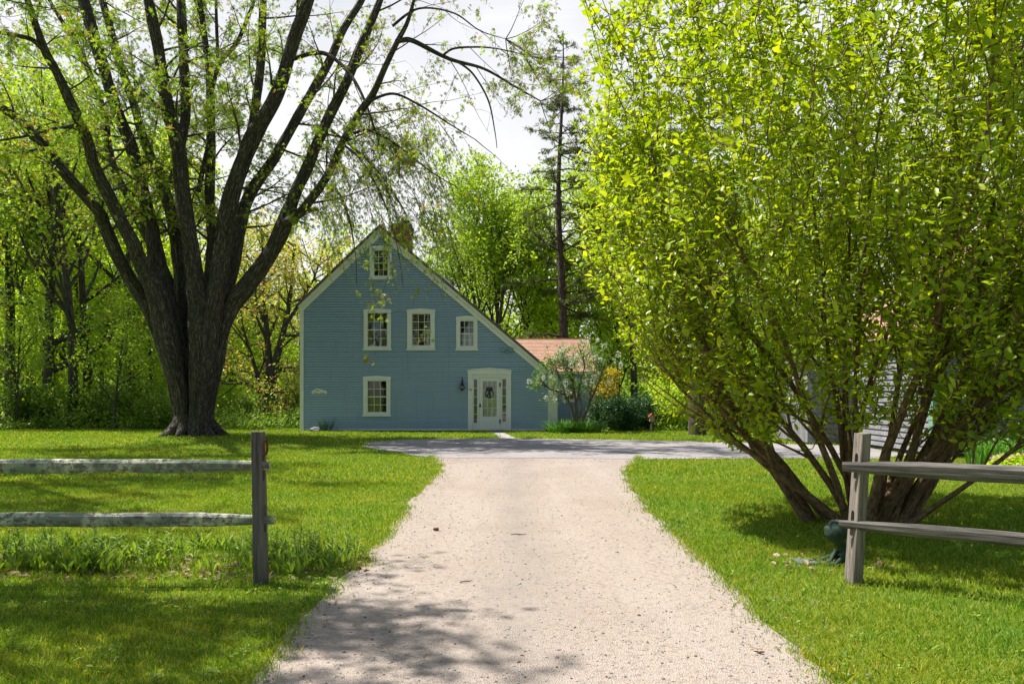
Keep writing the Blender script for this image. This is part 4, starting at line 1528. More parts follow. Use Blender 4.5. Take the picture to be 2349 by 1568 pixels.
# ground cover under the wood
n = 15000
px = np.concatenate([RNG.uniform(-25, -8.2, n), RNG.uniform(3.3, 12, n // 2)])
py = np.concatenate([30.6 + 7 * RNG.random(n) ** 1.4, 29.3 + 7 * RNG.random(n // 2) ** 1.4])
jag = noise2(px, py, .8, 21)
ok = py > 30.3 + jag * 1.5 - (px > 0) * 1.2
ok &= ~in_poly(px, py, HOUSE_FOOT)
px, py, jag = px[ok], py[ok], jag[ok]
hh = RNG.random(len(px)) * (.25 + .75 * noise2(px, py, .5, 22)) * np.clip((py - 30) * .45, .25, 1.1)
P = np.stack([px, py, hgt(px, py) + hh], -1)
mb = MB()
foliage(mb, LANCE, P, np.tile((0, 0, .5), (len(P), 1)), .17, .4, .2, .5)
tag(mb.build('undergrowth', M['leaf_under'], kind='stuff'), 'low green undergrowth along the edge of the wood', 'undergrowth')

# far wood beyond the dip
mb = MB()
cs, rs = [], []
for k in range(150):
    y = random.uniform(66, 125)
    x = random.uniform(-1, 1) * (.75 * y + 8)
    z0 = float(hgt(np.array(x), np.array(y)))
    for j in range(9):
        cs.append((x + random.gauss(0, 1.8), y + random.gauss(0, 1.8), z0 + random.uniform(1, 9.5)))
        rs.append(random.uniform(1.1, 2.3))
cs, rs = np.array(cs), np.array(rs)
n = 60000
ix = RNG.integers(0, len(cs), n)
dr = RNG.normal(0, 1, (n, 3))
dr /= np.linalg.norm(dr, axis=1)[:, None]
P = cs[ix] + dr * (rs[ix] * RNG.random(n) ** .4)[:, None]
foliage(mb, DIAMOND, P, np.zeros_like(P), .5, .65, 0, .6)
tag(mb.build('far_wood', M['leaf_under'], kind='stuff'), 'distant wood closing the view behind the near trees', 'wood')

# ------------------------------------------------------------------ the blue house
HD = 30.0
HOUSE = empty('saltbox_house', (PX(973, HD), HD, 0), 'blue clapboard saltbox house with cream trim and steep asymmetrical roof', 'house')
hl = Vector(HOUSE.location)


def hx(x, d=HD):
    return (x - CX) * d / F - hl.x


def hz(y, d=HD):
    return CH + (HZ - y) * d / F


XL, XR = hx(693), hx(1258)
RX, RZ = hx(872), hz(522)            # ridge of the wall
ELX, ELZ = XL, hz(706)
ERX, ERZ = XR, hz(846)
Z0 = hz(983.5)
DEP = 11.5
# openings: casing rectangle and glass rectangle
WIN = {
    'attic': ((848.1, 898.7, 565, 641), (858.5, 889.3, 574.5, 633), 3),
    'upper_left': ((834.8, 897, 709.5, 802.9), (843.9, 887.9, 718, 794.9), 3),
    'upper_middle': ((934.4, 997.4, 709.5, 802.9), (945.9, 987.2, 720, 793), 3),
    'upper_right': ((1046.8, 1095.3, 726, 803.6), (1056, 1086.2, 736.5, 794.2), 3),
    'ground': ((833.6, 896.1, 863, 954.6), (843.9, 886.5, 873.5, 945.9), 3),
}
openings = [(hx(g[0]), hx(g[1]), hz(g[3]), hz(g[2])) for c, g, n_ in WIN.values()]
DOORH = (hx(1084), hx(1163), Z0 - .1, hz(864))
openings.append(DOORH)


def clapboards(mb, xl_f, xr_f, z0, z1, pitch, y, openings, out=.03, th=.004, gap=.011):
    z = z0
    while z < z1 - .01:
        zt = min(z + pitch, z1)
        zo = zt - gap if zt < z1 else z1
        iv = [(xl_f(z), xr_f(z), xl_f(zo), xr_f(zo))]
        cuts = [o for o in openings if o[2] < zt and o[3] > z]
        segs = []
        a, b, at, bt = iv[0]
        cur, curt = a, at
        for o in sorted(cuts):
            segs.append((cur, o[0], curt, o[0]))
            cur = curt = o[1]
        segs.append((cur, b, curt, bt))
        for (a, b, at, bt) in segs:
            if b - a < .02 and bt - at < .02:
                continue
            if bt < at:
                m_ = (at + bt) / 2
                at = bt = m_
            yb, yt = y - out - th, y - th
            mb.poly([(a, yb, z), (b, yb, z), (bt, yt, zo), (at, yt, zo), (a, yb + .012, z), (b, yb + .012, z)],
                    [(0, 1, 2, 3), (4, 5, 1, 0)])
        z += pitch


def left_x(z):
    return XL if z <= ELZ else XL + (z - ELZ) / (RZ - ELZ) * (RX - XL)


def right_x(z):
    return XR if z <= ERZ else XR + (z - ERZ) / (RZ - ERZ) * (RX - XR)


mb = MB()
clapboards(mb, left_x, right_x, Z0, RZ, .0938, 0, openings)
# side and back walls, floor
mb.box(XL, XL + .1, .03, DEP, Z0 - .1, hz(697))
mb.box(XR - .1, XR, .03, DEP, Z0 - .1, hz(848))
mb.prism([(XL + .1, Z0 - .1), (XR - .1, Z0 - .1), (XR - .1, ERZ + .08), (RX, RZ + .06), (XL + .1, ELZ + .2)], DEP - .1, DEP)
mb.box(XL + .1, XR - .1, .03, DEP - .1, Z0 - .15, Z0 - .03)
mb.build('wall', M['clap'], HOUSE)
mb = MB()
mb.box(XL + .1, XR - .1, -.004, .2, -.25, Z0 - .055)
mb.box(XL + .1, XR - .1, .2, DEP, -.25, Z0 - .152)
mb.build('foundation', M['foundation'], HOUSE)
mb = MB()
mb.box(XL + .12, hx(1073.2), -.03, -.0065, Z0 - .05, Z0 + .004)
mb.box(hx(1172.8), XR - .08, -.03, -.0065, Z0 - .075, Z0 + .004)
mb.build('water_table', M['trim'], HOUSE)


def slab(mb, p0, p1, th, y0, y1, ext0=0.0, ext1=0.0, mat=0):
    """a sloping board: line p0-p1 is its top edge (XZ), th downwards across the slope"""
    a, b = Vector(p0), Vector(p1)
    u = (b - a).normalized()
    nrm = Vector((-u.y, u.x))
    if nrm.y < 0:
        nrm = -nrm
    a, b = a - u * ext0, b + u * ext1
    q = [a, b, b - nrm * th, a - nrm * th]
    mb.prism([tuple(t) for t in q], y0, y1, mat)


rl0, rr0, rt = (hx(681), hz(699)), (hx(1258), hz(844)), (hx(872), hz(515.5))
# roof slabs
mb = MB()
slab(mb, rl0, rt, .09, -.16, DEP + .15)
slab(mb, rt, rr0, .09, -.16, DEP + .15)
mb.build('roof', M['roof_dark'], HOUSE)
roof_obj = [o for o in HOUSE.children if o.name.startswith('roof')][0]
mb = MB()


def board(mb, p0, p1, off, th, y0, y1):
    a, b = Vector(p0), Vector(p1)
    u = (b - a).normalized()
    n_ = Vector((-u.y, u.x))
    n_ = n_ if n_.y > 0 else -n_
    slab(mb, tuple(a - n_ * off), tuple(b - n_ * off), th, y0, y1)


def rake(side):
    mb = MB()
    p, q = (rl0, rt) if side == 0 else (rr0, rt)
    # mitre both boards on the ridge line
    for off, th, y0, y1 in ((.093, .085, -.13, -.012), (.181, .15, -.075, -.012)):
        a, b = Vector(p), Vector(q)
        u = (b - a).normalized()
        n_ = Vector((-u.y, u.x))
        n_ = n_ if n_.y > 0 else -n_
        top0, bot0 = a - n_ * off, a - n_ * (off + th)

        def at_x(pt, x):
            t = (x - pt.x) / u.x
            return pt + u * t
        x_end = RX - .002 if side == 0 else RX + .002
        top1, bot1 = at_x(top0, x_end), at_x(bot0, x_end)
        zcut = ELZ - .1 if side == 0 else ERZ - .12
        mb.prism([tuple(top0), tuple(top1), tuple(bot1), tuple(bot0)], y0, y1)
    return mb.build('rake_board', M['trim'], HOUSE)


rake(0)
rake(1)
mb = MB()
mb.box(hx(688.5), hx(697), -.045, -.004, -.1, hz(706))
mb.box(hx(688.5), hx(689.6), -.004, .12, -.1, hz(706))
mb.build('corner_board', M['trim'], HOUSE)
mb = MB()
mb.box(hx(1257), hx(1262.5), -.045, .0, -.05, hz(852))
mb.box(hx(1257.2), hx(1279), .012, .09, -.05, hz(858))
mb.box(hx(1277), hx(1279), .09, 2.2, -.05, hz(858))
mb.build('corner_panel', M['trim'], HOUSE, label='wide cream corner panel at the right end of the wall')

for key, ((cx0, cx1, cy0, cy1), (gx0, gx1, gy0, gy1), cols) in WIN.items():
    a, b, z1, z0 = hx(cx0), hx(cx1), hz(cy0), hz(cy1)
    ga, gb, gz1, gz0 = hx(gx0), hx(gx1), hz(gy0), hz(gy1)
    fr = MB()
    st = .012
    # casing: sides between sill and a slightly peaked head
    fr.box(a, ga - .03, -.055, -.004, z0 + .06, z1 - .115)
    fr.box(gb + .03, b, -.055, -.004, z0 + .06, z1 - .115)
    xm = (a + b) / 2
    fr.prism([(a - .012, z1 - .113), (b + .012, z1 - .113), (b + .012, z1 - .015), (xm, z1 + .03), (a - .012, z1 - .015)], -.06, -.004)
    fr.box(a - .03, b + .03, -.085, -.004, z0, z0 + .058)
    # inner frame
    for (u0, u1, w0, w1) in ((ga - .03, ga, z0 + .06, z1 - .115), (gb, gb + .03, z0 + .06, z1 - .115), (ga, gb, gz1, z1 - .115), (ga, gb, z0 + .06, gz0)):
        if u1 - u0 > .004 and w1 - w0 > .004:
            fr.box(u0, u1, -.035, .05, w0, w1)
    w_ob = fr.build('window', M['trim'], HOUSE)
    sa = MB()
    zm = (gz0 + gz1) / 2
    rail = .03
    for (lo, hi, yy) in ((zm, gz1, -.012), (gz0, zm, .012)):
        sa.box(ga, gb, yy, yy + .02, lo - (.012 if lo == zm else 0), lo + (.022 if lo == zm else .024))
        for k in range(1, 3):
            x = ga + (gb - ga) * k / 3
            sa.box(x - .009, x + .009, yy + .002, yy + .018, lo + .024, hi - .012)
        zz = (lo + hi) / 2
        sa.box(ga, gb, yy + .0035, yy + .0165, zz - .009, zz + .009)
    sa.build('sash', M['trim'], w_ob)
    gm = MB()
    gm.box(ga, gb, .0225, .0255, gz0, gz1)
    gm.build('pane', M['glass'], w_ob)
    # curtains
    cu = MB()

    def drape(x0, x1, zb, zt, y=.09, fold=.028, gather=0.0):
        nn_ = 24
        v, f = [], []
        for i in range(nn_ + 1):
            t = i / nn_
            xx = x0 + (x1 - x0) * t
            yy = y + fold * math.sin(t * 24 + x0 * 3)
            v += [(xx + gather * (1 - t), yy, zb), (xx, yy, zt)]
        for i in range(nn_):
            f.append((2 * i, 2 * i + 2, 2 * i + 3, 2 * i + 1))
        cu.poly(v, f)

    gw = gb - ga
    if key == 'upper_left':
        drape(ga - .02, ga + gw * .30, gz0, zm)
        drape(gb - gw * .30, gb + .02, gz0, zm)
        cu.build('curtain', M['curtain'], w_ob)
    elif key == 'upper_middle':
        drape(ga - .02, ga + gw * .36, gz0, gz1)
        drape(gb - gw * .36, gb + .02, gz0, gz1)
        cu.build('curtain', M['plaid'], w_ob)
    elif key == 'upper_right':
        drape(ga - .02, ga + gw * .44, gz0, zm)
        drape(gb - gw * .40, gb + .02, gz0, zm)
        cu.build('curtain', M['lace'], w_ob)
    

# door surround
DS = MB()
for (x0, x1) in ((1073.7, 1084.2), (1162.7, 1172.3)):
    DS.box(hx(x0), hx(x1), -.07, -.004, Z0 - .06, hz(858.6))
DS.prism([(hx(1073), hz(858.4)), (hx(1173), hz(858.4)), (hx(1173), hz(849.5)), (hx(1123), hz(845)), (hx(1073), hz(849.5))], -.085, -.004)
DS.prism([(hx(1071.4), hz(849.3)), (hx(1123), hz(844.8)), (hx(1174.8), hz(849.3)), (hx(1174.8), hz(847.6)), (hx(1123), hz(842.8)), (hx(1071.4), hz(847.6))], -.12, -.004)
DS.box(hx(1084.4), hx(1162.5), -.05, .0, hz(865.2), hz(858.8))
DS.box(hx(1096.6), hx(1099.2), -.045, .06, Z0 - .05, hz(865.4))
DS.box(hx(1147.6), hx(1150), -.045, .06, Z0 - .05, hz(865.4))
DSO = DS.build('door_surround', M['door_white'], HOUSE)
mb = MB()
mb.box(hx(1073.7), hx(1172.3), -.12, -.004, -.02, Z0 - .062)
mb.build('door_sill', M['foundation'], HOUSE)
# sidelights
for (g0, g1, o0, o1, gt, gb_) in ((1086.9, 1094.6, 1084.4, 1096.4, 869.8, 968.7), (1152.3, 1160.5, 1150.2, 1162.5, 869, 966)):
    s = MB()
    s.box(hx(o0), hx(g0), -.03, .04, Z0 - .05, hz(865.4))
    s.box(hx(g1), hx(o1), -.03, .04, Z0 - .05, hz(865.4))
    s.box(hx(g0), hx(g1), -.03, .04, hz(gt), hz(865.4))
    s.box(hx(g0), hx(g1), -.025, .04, Z0 - .05, hz(gb_))
    for k in range(1, 5):
        zz = hz(gt) + (hz(gb_) - hz(gt)) * k / 5
        s.box(hx(g0), hx(g1), -.015, .012, zz - .011, zz + .011)
    so_ = s.build('sidelight', M['door_white'], HOUSE)
    g = MB()
    g.box(hx(g0), hx(g1), .015, .018, hz(gb_), hz(gt))
    g.build('pane', M['glass'], so_)
# door leaf
d_ = MB()
dx0, dx1, dz0, dz1 = hx(1099.5), hx(1147.3), Z0 - .045, hz(865.7)
ga, gb, gz0, gz1 = hx(1107.2), hx(1139.3), hz(955.3), hz(873.7)
d_.box(dx0, ga, -.02, .025, dz0, dz1)
d_.box(gb, dx1, -.02, .025, dz0, dz1)
d_.box(ga, gb, -.02, .025, gz1, dz1)
d_.box(ga, gb, -.02, .025, hz(962), gz0)
d_.box(ga, gb, -.005, .025, hz(973), hz(962))
d_.box(ga, gb, -.02, .025, dz0, hz(973))
d_.box(ga + .03, gb - .03, -.016, -.005, hz(971.5), hz(963.6))
for k in range(1, 3):
    x = ga + (gb - ga) * k / 3
    d_.box(x - .010, x + .010, -.012, .01, gz0, gz1)
for k in range(1, 4):
    zz = gz0 + (gz1 - gz0) * k / 4
    d_.box(ga, gb, -.0105, .0085, zz - .010, zz + .010)
DOOR = d_.build('door', M['door_white'], HOUSE)
g = MB()
g.box(ga, gb, .012, .015, gz0, gz1)
g.build('pane', M['glass'], DOOR)
cu = MB()
v, f = [], []
for i in range(41):
    t = i / 40
    v += [(ga + (gb - ga) * t, .034 + .010 * math.sin(t * 38), gz0), (ga + (gb - ga) * t, .034 + .010 * math.sin(t * 38), gz1)]
cu.poly(v, [(2 * i, 2 * i + 2, 2 * i + 3, 2 * i + 1) for i in range(40)])
cu.build('curtain', M['lace'], DOOR)
mb = MB()
x, z = hx(1101.4), hz(929)
mb.prism([(x - .03, z - .075), (x + .03, z - .075), (x + .03, z - .02), (x + .014, z + .06), (x, z + .085), (x - .014, z + .06), (x - .03, z - .02)], -.03, -.0205)
mb.tube([(x, -.03, z + .04), (x, -.075, z + .03), (x, -.075, z - .05), (x, -.03, z - .06)], .011, 8)
mb.build('handle', M['black_iron'], DOOR)
for yv in (882.0, 966.0):
    mb = MB()
    x, z = hx(1146.9), hz(yv)
    mb.box(x - .032, x - .014, -.032, -.0205, z - .09, z + .09)
    mb.box(x + .014, x + .032, -.054, -.0455, z - .09, z + .09)
    mb.box(x - .014, x + .014, -.056, -.0462, z - .018, z + .018)
    mb.build('hinge', M['black_iron'], DOOR)


def text_mesh(name, body, size, loc, mat, parent, ext=.004, align='CENTER', rot=(R(90), 0, 0)):
    cu = bpy.data.curves.new(name, 'FONT')
    cu.body = body
    cu.size = size
    cu.extrude = ext
    cu.align_x = align
    tmp = bpy.data.objects.new(name + '_tmp', cu)
    COL.objects.link(tmp)
    dg = bpy.context.evaluated_depsgraph_get()
    me = bpy.data.meshes.new_from_object(tmp.evaluated_get(dg))
    bpy.data.objects.remove(tmp)
    me.materials.clear()
    me.materials.append(mat)
    o = bpy.data.objects.new(name, me)
    COL.objects.link(o)
    o.parent = parent
    o.location = loc
    o.rotation_euler = rot
    return o


text_mesh('house_number', '16', .135, (hx(1078.9), -.0745, hz(896)), M['black_iron'], HOUSE)
# chimney
CHM = MB()
cd = 33.0
cxa, cxb = PX(896, cd) - hl.x, PX(937.5, cd) - hl.x
ctop = CH + (HZ - 513) * cd / F
CHM.box(cxa, cxb, 3.0, 4.35, ctop - 2.6, ctop - .16)
CHM.box(cxa - .035, cxb + .035, 2.965, 4.385, ctop - .16, ctop - .05)
co = CHM.build('chimney', M['brick'], HOUSE)
mb = MB()
mb.box(cxa - .06, cxb + .06, 2.94, 4.41, ctop - .05, ctop + .02)
mb.build('chimney_crown', M['stone'], co)
mb = MB()
xm, ym = PX(930, cd + .6) - hl.x, 3.6
mb.lathe((xm, ym, ctop + .02), [(.001, 0), (.13, 0), (.13, .10), (.11, .11), (.11, .15), (.16, .16), (.16, .24), (.14, .25), (.001, .26)], 16)
mb.build('chimney_cap', M['foundation'], co)
mb = MB()
vx = PX(1037.8, 32) - hl.x
zr = hz(655)
mb.lathe((vx, 2.0, zr - .6), [(.001, .0), (.055, 0), (.055, 1.0), (.065, 1.0), (.065, 1.03), (.001, 1.03)], 12)
mb.build('vent_pipe', M['black_iron'], HOUSE)
mb = MB()
u = (Vector(rr0) - Vector(rt)).normalized()
a = Vector(rt) + u * ((hx(1003) - rt[0]) / u.x)
b = Vector(rt) + u * ((hx(1032) - rt[0]) / u.x)
n_ = Vector((-u.y, u.x))
n_ = n_ if n_.y > 0 else -n_
mb.prism([tuple(a + n_ * .001), tuple(b + n_ * .001), tuple(b + n_ * .10), tuple(a + n_ * .16)], 1.2, 2.4)
mb.build('skylight', M['door_white'], HOUSE)
# twin floodlight under the right eave, painted like the wall
mb = MB()
for px_ in (1154, 1173):
    c = (hx(px_), -.1, hz(800))
    mb.tube([(c[0], -.02, c[2]), (c[0], -.07, c[2]), (c[0], -.14, c[2] - .02)], [.05, .055, .085], 14)
mb.tube([(hx(1154), -.05, hz(803)), (hx(1163.5), -.05, hz(806.5)), (hx(1173), -.05, hz(803))], .018, 8)
mb.lathe((hx(1163.5), -.03, hz(807) - .05), [(.001, 0), (.045, 0), (.045, .1), (.001, .1)], 12)
mb.build('floodlight', M['flood_blue'], HOUSE)

# wing with the orange roof
WD = 32.0
wx0, wx1 = PX(1150, WD) - hl.x, PX(1364.5, WD) - hl.x
wy = WD - HD
wez, wrz = CH + (HZ - 851) * WD / F, CH + (HZ - 777) * 35.2 / F
wwin = (PX(1295, WD) - hl.x, PX(1318, WD) - hl.x, CH + (HZ - 915) * WD / F, CH + (HZ - 872) * WD / F)
WG = MB()
clapboards(WG, lambda z: XR + .02, lambda z: wx1, .12, wez, .0938, wy, [wwin])
WG.box(wx1 - .1, wx1, wy + .03, wy + 6.4, .0, wez)
WG.prism([(XR + .02, .0), (wx1 - .1, .0), (wx1 - .1, wez), (XR + .02, wez)], wy + 6.3, wy + 6.4)
WG.build('wing_wall', M['clap'], HOUSE)
mb = MB()
mb.box(XR + .02, wx1, wy - .002, wy + .2, -.1, .118)
mb.build('wing_foundation', M['foundation'], HOUSE)
mb = MB()
mb.box(PX(1359, WD) - hl.x, PX(1365.5, WD) - hl.x, wy - .05, wy - .004, -.05, wez - .02)
mb.box(XR + .02, wx1 + .05, wy - .12, wy - .06, wez - .12, wez + .02)
mb.build('wing_trim', M['trim'], HOUSE)
fr = MB()
a, b, z0, z1 = wwin
for (u0, u1, w0, w1) in ((a - .1, a, z0 - .06, z1 + .1), (b, b + .1, z0 - .06, z1 + .1), (a, b, z1, z1 + .1), (a - .13, b + .13, z0 - .12, z0 - .06), (a, b, z0 - .06, z0)):
    fr.box(u0, u1, wy - .06, wy + .03, w0, w1)
wwo = fr.build('wing_window', M['trim'], HOUSE)
g = MB()
g.box(a, b, wy + .01, wy + .014, z0, z1)
g.build('pane', M['glass'], wwo)
g = MB()
g.box(a, b, wy - .02, wy + .005, (z0 + z1) / 2 - .02, (z0 + z1) / 2 + .02)
g.box((a + b) / 2 - .01, (a + b) / 2 + .01, wy - .017, wy + .002, z0, (z0 + z1) / 2 - .021)
g.box((a + b) / 2 - .01, (a + b) / 2 + .01, wy - .017, wy + .002, (z0 + z1) / 2 + .021, z1)
g.build('sash', M['trim'], wwo)


def roof_courses(mb, x0, x1, p0, p1, rows, th=.02, xdir=True):
    """shingle courses climbing from p0 (y,z) to p1 (y,z), running along X"""
    a, b = Vector(p0), Vector(p1)
    u = (b - a).normalized()
    n_ = Vector((-u.y, u.x))
    L = (b - a).length / rows
    for k in range(rows):
        s, e = a + u * L * k, a + u * (L * (k + 1) + .02)
        q = [s + n_ * th, e + n_ * .004, e - n_ * .01, s]
        v = [(x0, t.x, t.y) for t in q] + [(x1, t.x, t.y) for t in q]
        mb.poly(v, [(3, 2, 1, 0), (4, 5, 6, 7), (0, 1, 5, 4), (1, 2, 6, 5), (2, 3, 7, 6), (3, 0, 4, 7)])


mb = MB()
rx0, rx1 = PX(1150, 32) - hl.x, PX(1367, 32) - hl.x
roof_courses(mb, rx0, rx1, (wy - .18, wez - .02), (wy + 3.2, wrz), 22)
roof_courses(mb, rx0, rx1, (wy + 6.6, wez - .02), (wy + 3.2, wrz), 22)
mb.box(rx0, rx1 + .01, wy + 3.12, wy + 3.28, wrz - .02, wrz + .035)
WR = mb.build('wing_roof', M['roof_orange'], HOUSE)
# clip the roof and window inside the main house is not needed: the wing meets the house wall
# ---- things on the house
SIGN = empty('name_plaque', W(732, 897, HD - .045), 'small cream plaque reading 1724 on the blue wall near left corner', 'sign')
mb = MB()
s_ = HD / F
pl = [(-17.0, -6), (17.6, -6), (17.6, 0), (16.6, .8), (-5.2, 7.2), (-16.4, .8), (-17.0, 0)]
mb.prism([(x * s_, z * s_) for x, z in pl], 0, .022)
mb.build('board', M['trim'], SIGN)
text_mesh('lettering', '1724', .085, (-5.0 * s_, -.003, .35 * s_), M['black_iron'], SIGN, .002)
text_mesh('lettering', 'Thomas', .066, (-7.8 * s_, -.003, -4.6 * s_), M['black_iron'], SIGN, .002)
text_mesh('lettering', 'Perkins', .066, (7.8 * s_, -.003, -4.6 * s_), M['black_iron'], SIGN, .002)

LAN = empty('wall_lantern', W(1060.6, 885, HD - .03), 'black onion lantern on the blue wall left of the door', 'lantern')
mb = MB()
s_ = HD / F
mb.box(-.03, .03, -.02, .02, -.02, .22)
mb.tube([(0, -.0, .18), (0, -.07, .30), (0, -.14, .33), (0, -.17, .28), (0, -.17, .2)], .014, 8)
mb.lathe((0, -.17, 0), [(.001, .22), (.02, .2), (.035, .12), (.06, .10), (.065, .03), (.05, .01)], 16)
mb.build('bracket', M['black_iron'], LAN, smooth=True)
mb = MB()
mb.lathe((0, -.17, 0), [(.05, -.12), (.055, -.15), (.03, -.18), (.001, -.19)], 16)
mb.build('lamp_base', M['black_iron'], LAN, smooth=True)
mb = MB()
mb.lathe((0, -.17, 0), [(.05, .012), (.11, -.02), (.13, -.055), (.11, -.09), (.05, -.12)], 18)
mb.build('globe', M['lamp_glass'], LAN, smooth=True)
mb = MB()
for a in range(4):
    ca, sa = math.cos(a * 1.57 + .78), math.sin(a * 1.57 + .78)
    mb.tube([(ca * r, -.17 + sa * r, z) for r, z in ((.052, .014), (.114, -.02), (.135, -.055), (.114, -.09), (.052, -.122))], .006, 5)
mb.build('cage', M['black_iron'], LAN)

WRE = empty('door_wreath', W(1122.6, 903, HD - .05), 'twig wreath with dark navy bow hanging on the white door', 'wreath')
mb = MB()
for k in range(7):
    ph = random.random() * 6
    ring = [(math.cos(t) * (.148 + .012 * math.sin(5 * t + ph)), .012 * math.sin(4 * t + ph), math.sin(t) * (.152 + .012 * math.cos(4 * t + ph))) for t in np.linspace(0, 6.2832, 30)]
    mb.tube(ring, .008, 5, seed=k, cap=False)
mb.build('ring', M['bark_grey'], WRE)
mb = MB()
for sx_, dz in ((-1, .02), (1, .02), (-.8, .05), (.8, .05)):
    pts = [(0, -.03, .14), (sx_ * .05, -.05, .19 + dz), (sx_ * .11, -.04, .17 + dz), (sx_ * .08, -.03, .12), (0, -.03, .13)]
    mb.tube(catmull(pts, 4), .019, 6, ell=.45)
mb.tube([(0, -.035, .13), (-.03, -.05, .02), (-.11, -.04, -.11)], [.018, .024, .028], 6, ell=.3)
mb.tube([(0, -.035, .13), (.02, -.05, 0), (.02, -.04, -.15)], [.018, .024, .028], 6, ell=.3)
mb.build('bow', M['navy'], WRE, smooth=True)

MAT = MB()
MAT.box(PX(1120, 29.6), PX(1156, 29.6), 29.15, 29.75, .018, .036)
tag(MAT.build('door_mat', M['mat']), 'dark grey ribbed mat on the ground before the white door', 'mat')


# ------------------------------------------------------------------ plants around the house
def strap_clump(name, n, L, wd, spread, mat, label, cat='plant', arch=.6, part='leaves'):
    mb = MB()
    P, A, N, LL = [], [], [], []
    for k in range(n):
        a = random.uniform(0, 6.28)
        r = spread * math.sqrt(random.random())
        P.append((math.cos(a) * r, math.sin(a) * r * .7, -.02))
        o_ = random.uniform(.15, 1) * arch
        a2 = a + random.gauss(0, .6)
        A.append((math.cos(a2) * o_, math.sin(a2) * o_, 1))
        N.append((math.cos(a2), math.sin(a2), -o_ * .6))
        LL.append(L * random.uniform(.6, 1.15))
    LL = np.array(LL)
    P, A, N = np.array(P), np.array(A), -np.array(N)
    mb.leaves(STRAP_ARCH if arch > .5 else STRAP, P, A, N, LL, wd)
    o = mb.build(name, mat)
    return tag(o, label, cat)


STRAP_ARCH = ([(0, -.5, 0), (0, .5, 0), (.3, -.5, .02), (.3, .5, .02), (.55, -.45, -.05), (.55, .45, -.05), (.75, -.35, -.2), (.75, .35, -.2), (.9, -.2, -.38), (.9, .2, -.38), (.98, 0, -.56)],
              [[(0, 1, 3, 2), (2, 3, 5, 4), (4, 5, 7, 6), (6, 7, 9, 8)], [(8, 9, 10)]])
o = strap_clump('iris_clump', 46, .62, .022, .22, M['leaf_iris'], 'dark spiky iris clump at the foot of the blue wall', arch=.42)
o.location = (PX(747, 29.75), 29.75, 0)
for k in range(3):
    o = strap_clump('daylily_clump', 260, .62, .024, .55, M['leaf_lily'], ('arching green daylily clump under the left of the blossoming tree', 'arching green daylily clump under the middle of the blossoming tree', 'arching green daylily clump under the right of the blossoming tree')[k], arch=.95)
    o.location = (PX(1288 + 30 * k, 28.8), 28.8 + .12 * (k % 2), 0)
    o['group'] = 'daylilies under the blossoming tree'
for k, (x, d, s, lab) in enumerate(((2262, 15.9, .62, 'sword leaved iris nearest the green corner board'), (2300, 15.6, .7, 'sword leaved iris in the middle of the shed bed'), (2340, 15.9, .68, 'sword leaved iris at the right edge of the shed bed'), (2390, 15.6, .7, 'sword leaved iris just past the right edge'))):
    o = strap_clump('iris_plant', 110, s, .03, .34, M['leaf_lily'], lab, arch=.45)
    o.location = (PX(x, d), d, 0)
    o['group'] = 'irises by the shingled building'
# mounded plants with pink flowers
for k, (x, d, s, lab) in enumerate(((2318, 14.6, 1.0, 'low pale green mound dotted with pink flowers at right edge'), (2375, 14.4, 1.1, 'low pale green mound with pink flowers beyond the right edge'))):
    root = empty('pink_flower_mound', (PX(x, d), d, 0), lab, 'plant', 'pink flower mounds')
    n = 1500
    dr = RNG.normal(0, 1, (n, 3))
    dr /= np.linalg.norm(dr, axis=1)[:, None]
    P = dr * np.array([.42, .36, .30]) * s * (RNG.random(n) ** .3)[:, None]
    P[:, 2] = np.abs(P[:, 2]) + .02
    mb = MB()
    foliage(mb, OVATE, P, np.zeros_like(P), .06, .6, 0, .7)
    mb.build('leaves', M['leaf_yellow'], root)
    mb = MB()
    a5 = np.linspace(0, 6.2832, 6, endpoint=False)
    mb.leaves(DIAMOND, np.zeros((6, 3)), np.stack([np.cos(a5), np.sin(a5), np.full(6, .35)], -1), np.tile((0, 0, 1.0), (6, 1)), .045, .032)
    f0 = mb.build('flower', M['pink'], root)
    for q, c in enumerate(P[P[:, 2] > .17][:34] * 1.06):
        fo = f0 if q == 0 else f0.copy()
        if q:
            COL.objects.link(fo)
            fo.parent = root
        fo.location = tuple(c + np.array([0, 0, .02]))
        fo.rotation_euler = (random.gauss(0, .5), random.gauss(0, .5), random.random() * 6)

for k, (x, d, s, lab) in enumerate(((725, 29.6, .17, 'larger grey stone left of the iris clump at the house wall'), (770, 29.55, .09, 'small grey stone right of the iris clump at the house wall'))):
    bm = bmesh.new()
    bmesh.ops.create_icosphere(bm, subdivisions=3, radius=1)
    for v in bm.verts:
        v.co *= 1 + .25 * noise.noise(v.co * 1.4 + Vector((k * 5, 0, 0)))
        v.co = Vector((v.co.x * s * 1.3, v.co.y * s, v.co.z * s * .75))
    me = bpy.data.meshes.new('rock')
    bm.to_mesh(me)
    bm.free()
    me.materials.append(M['grey_rock'])
    o = bpy.data.objects.new('rock', me)
    COL.objects.link(o)
    o.location = (PX(x, d), d, s * .3)
    tag(o, lab, 'rock', 'stones at the house wall')

# blossoming small tree in front of the wing
BT = empty('blossom_tree', (PX(1322, 29), 29, 0), 'small crooked tree with white blossom clusters in front of the wing', 'tree')
bl = Vector(BT.location)


def B(x, y, d=29.0):
    return W(x, y, d) - bl


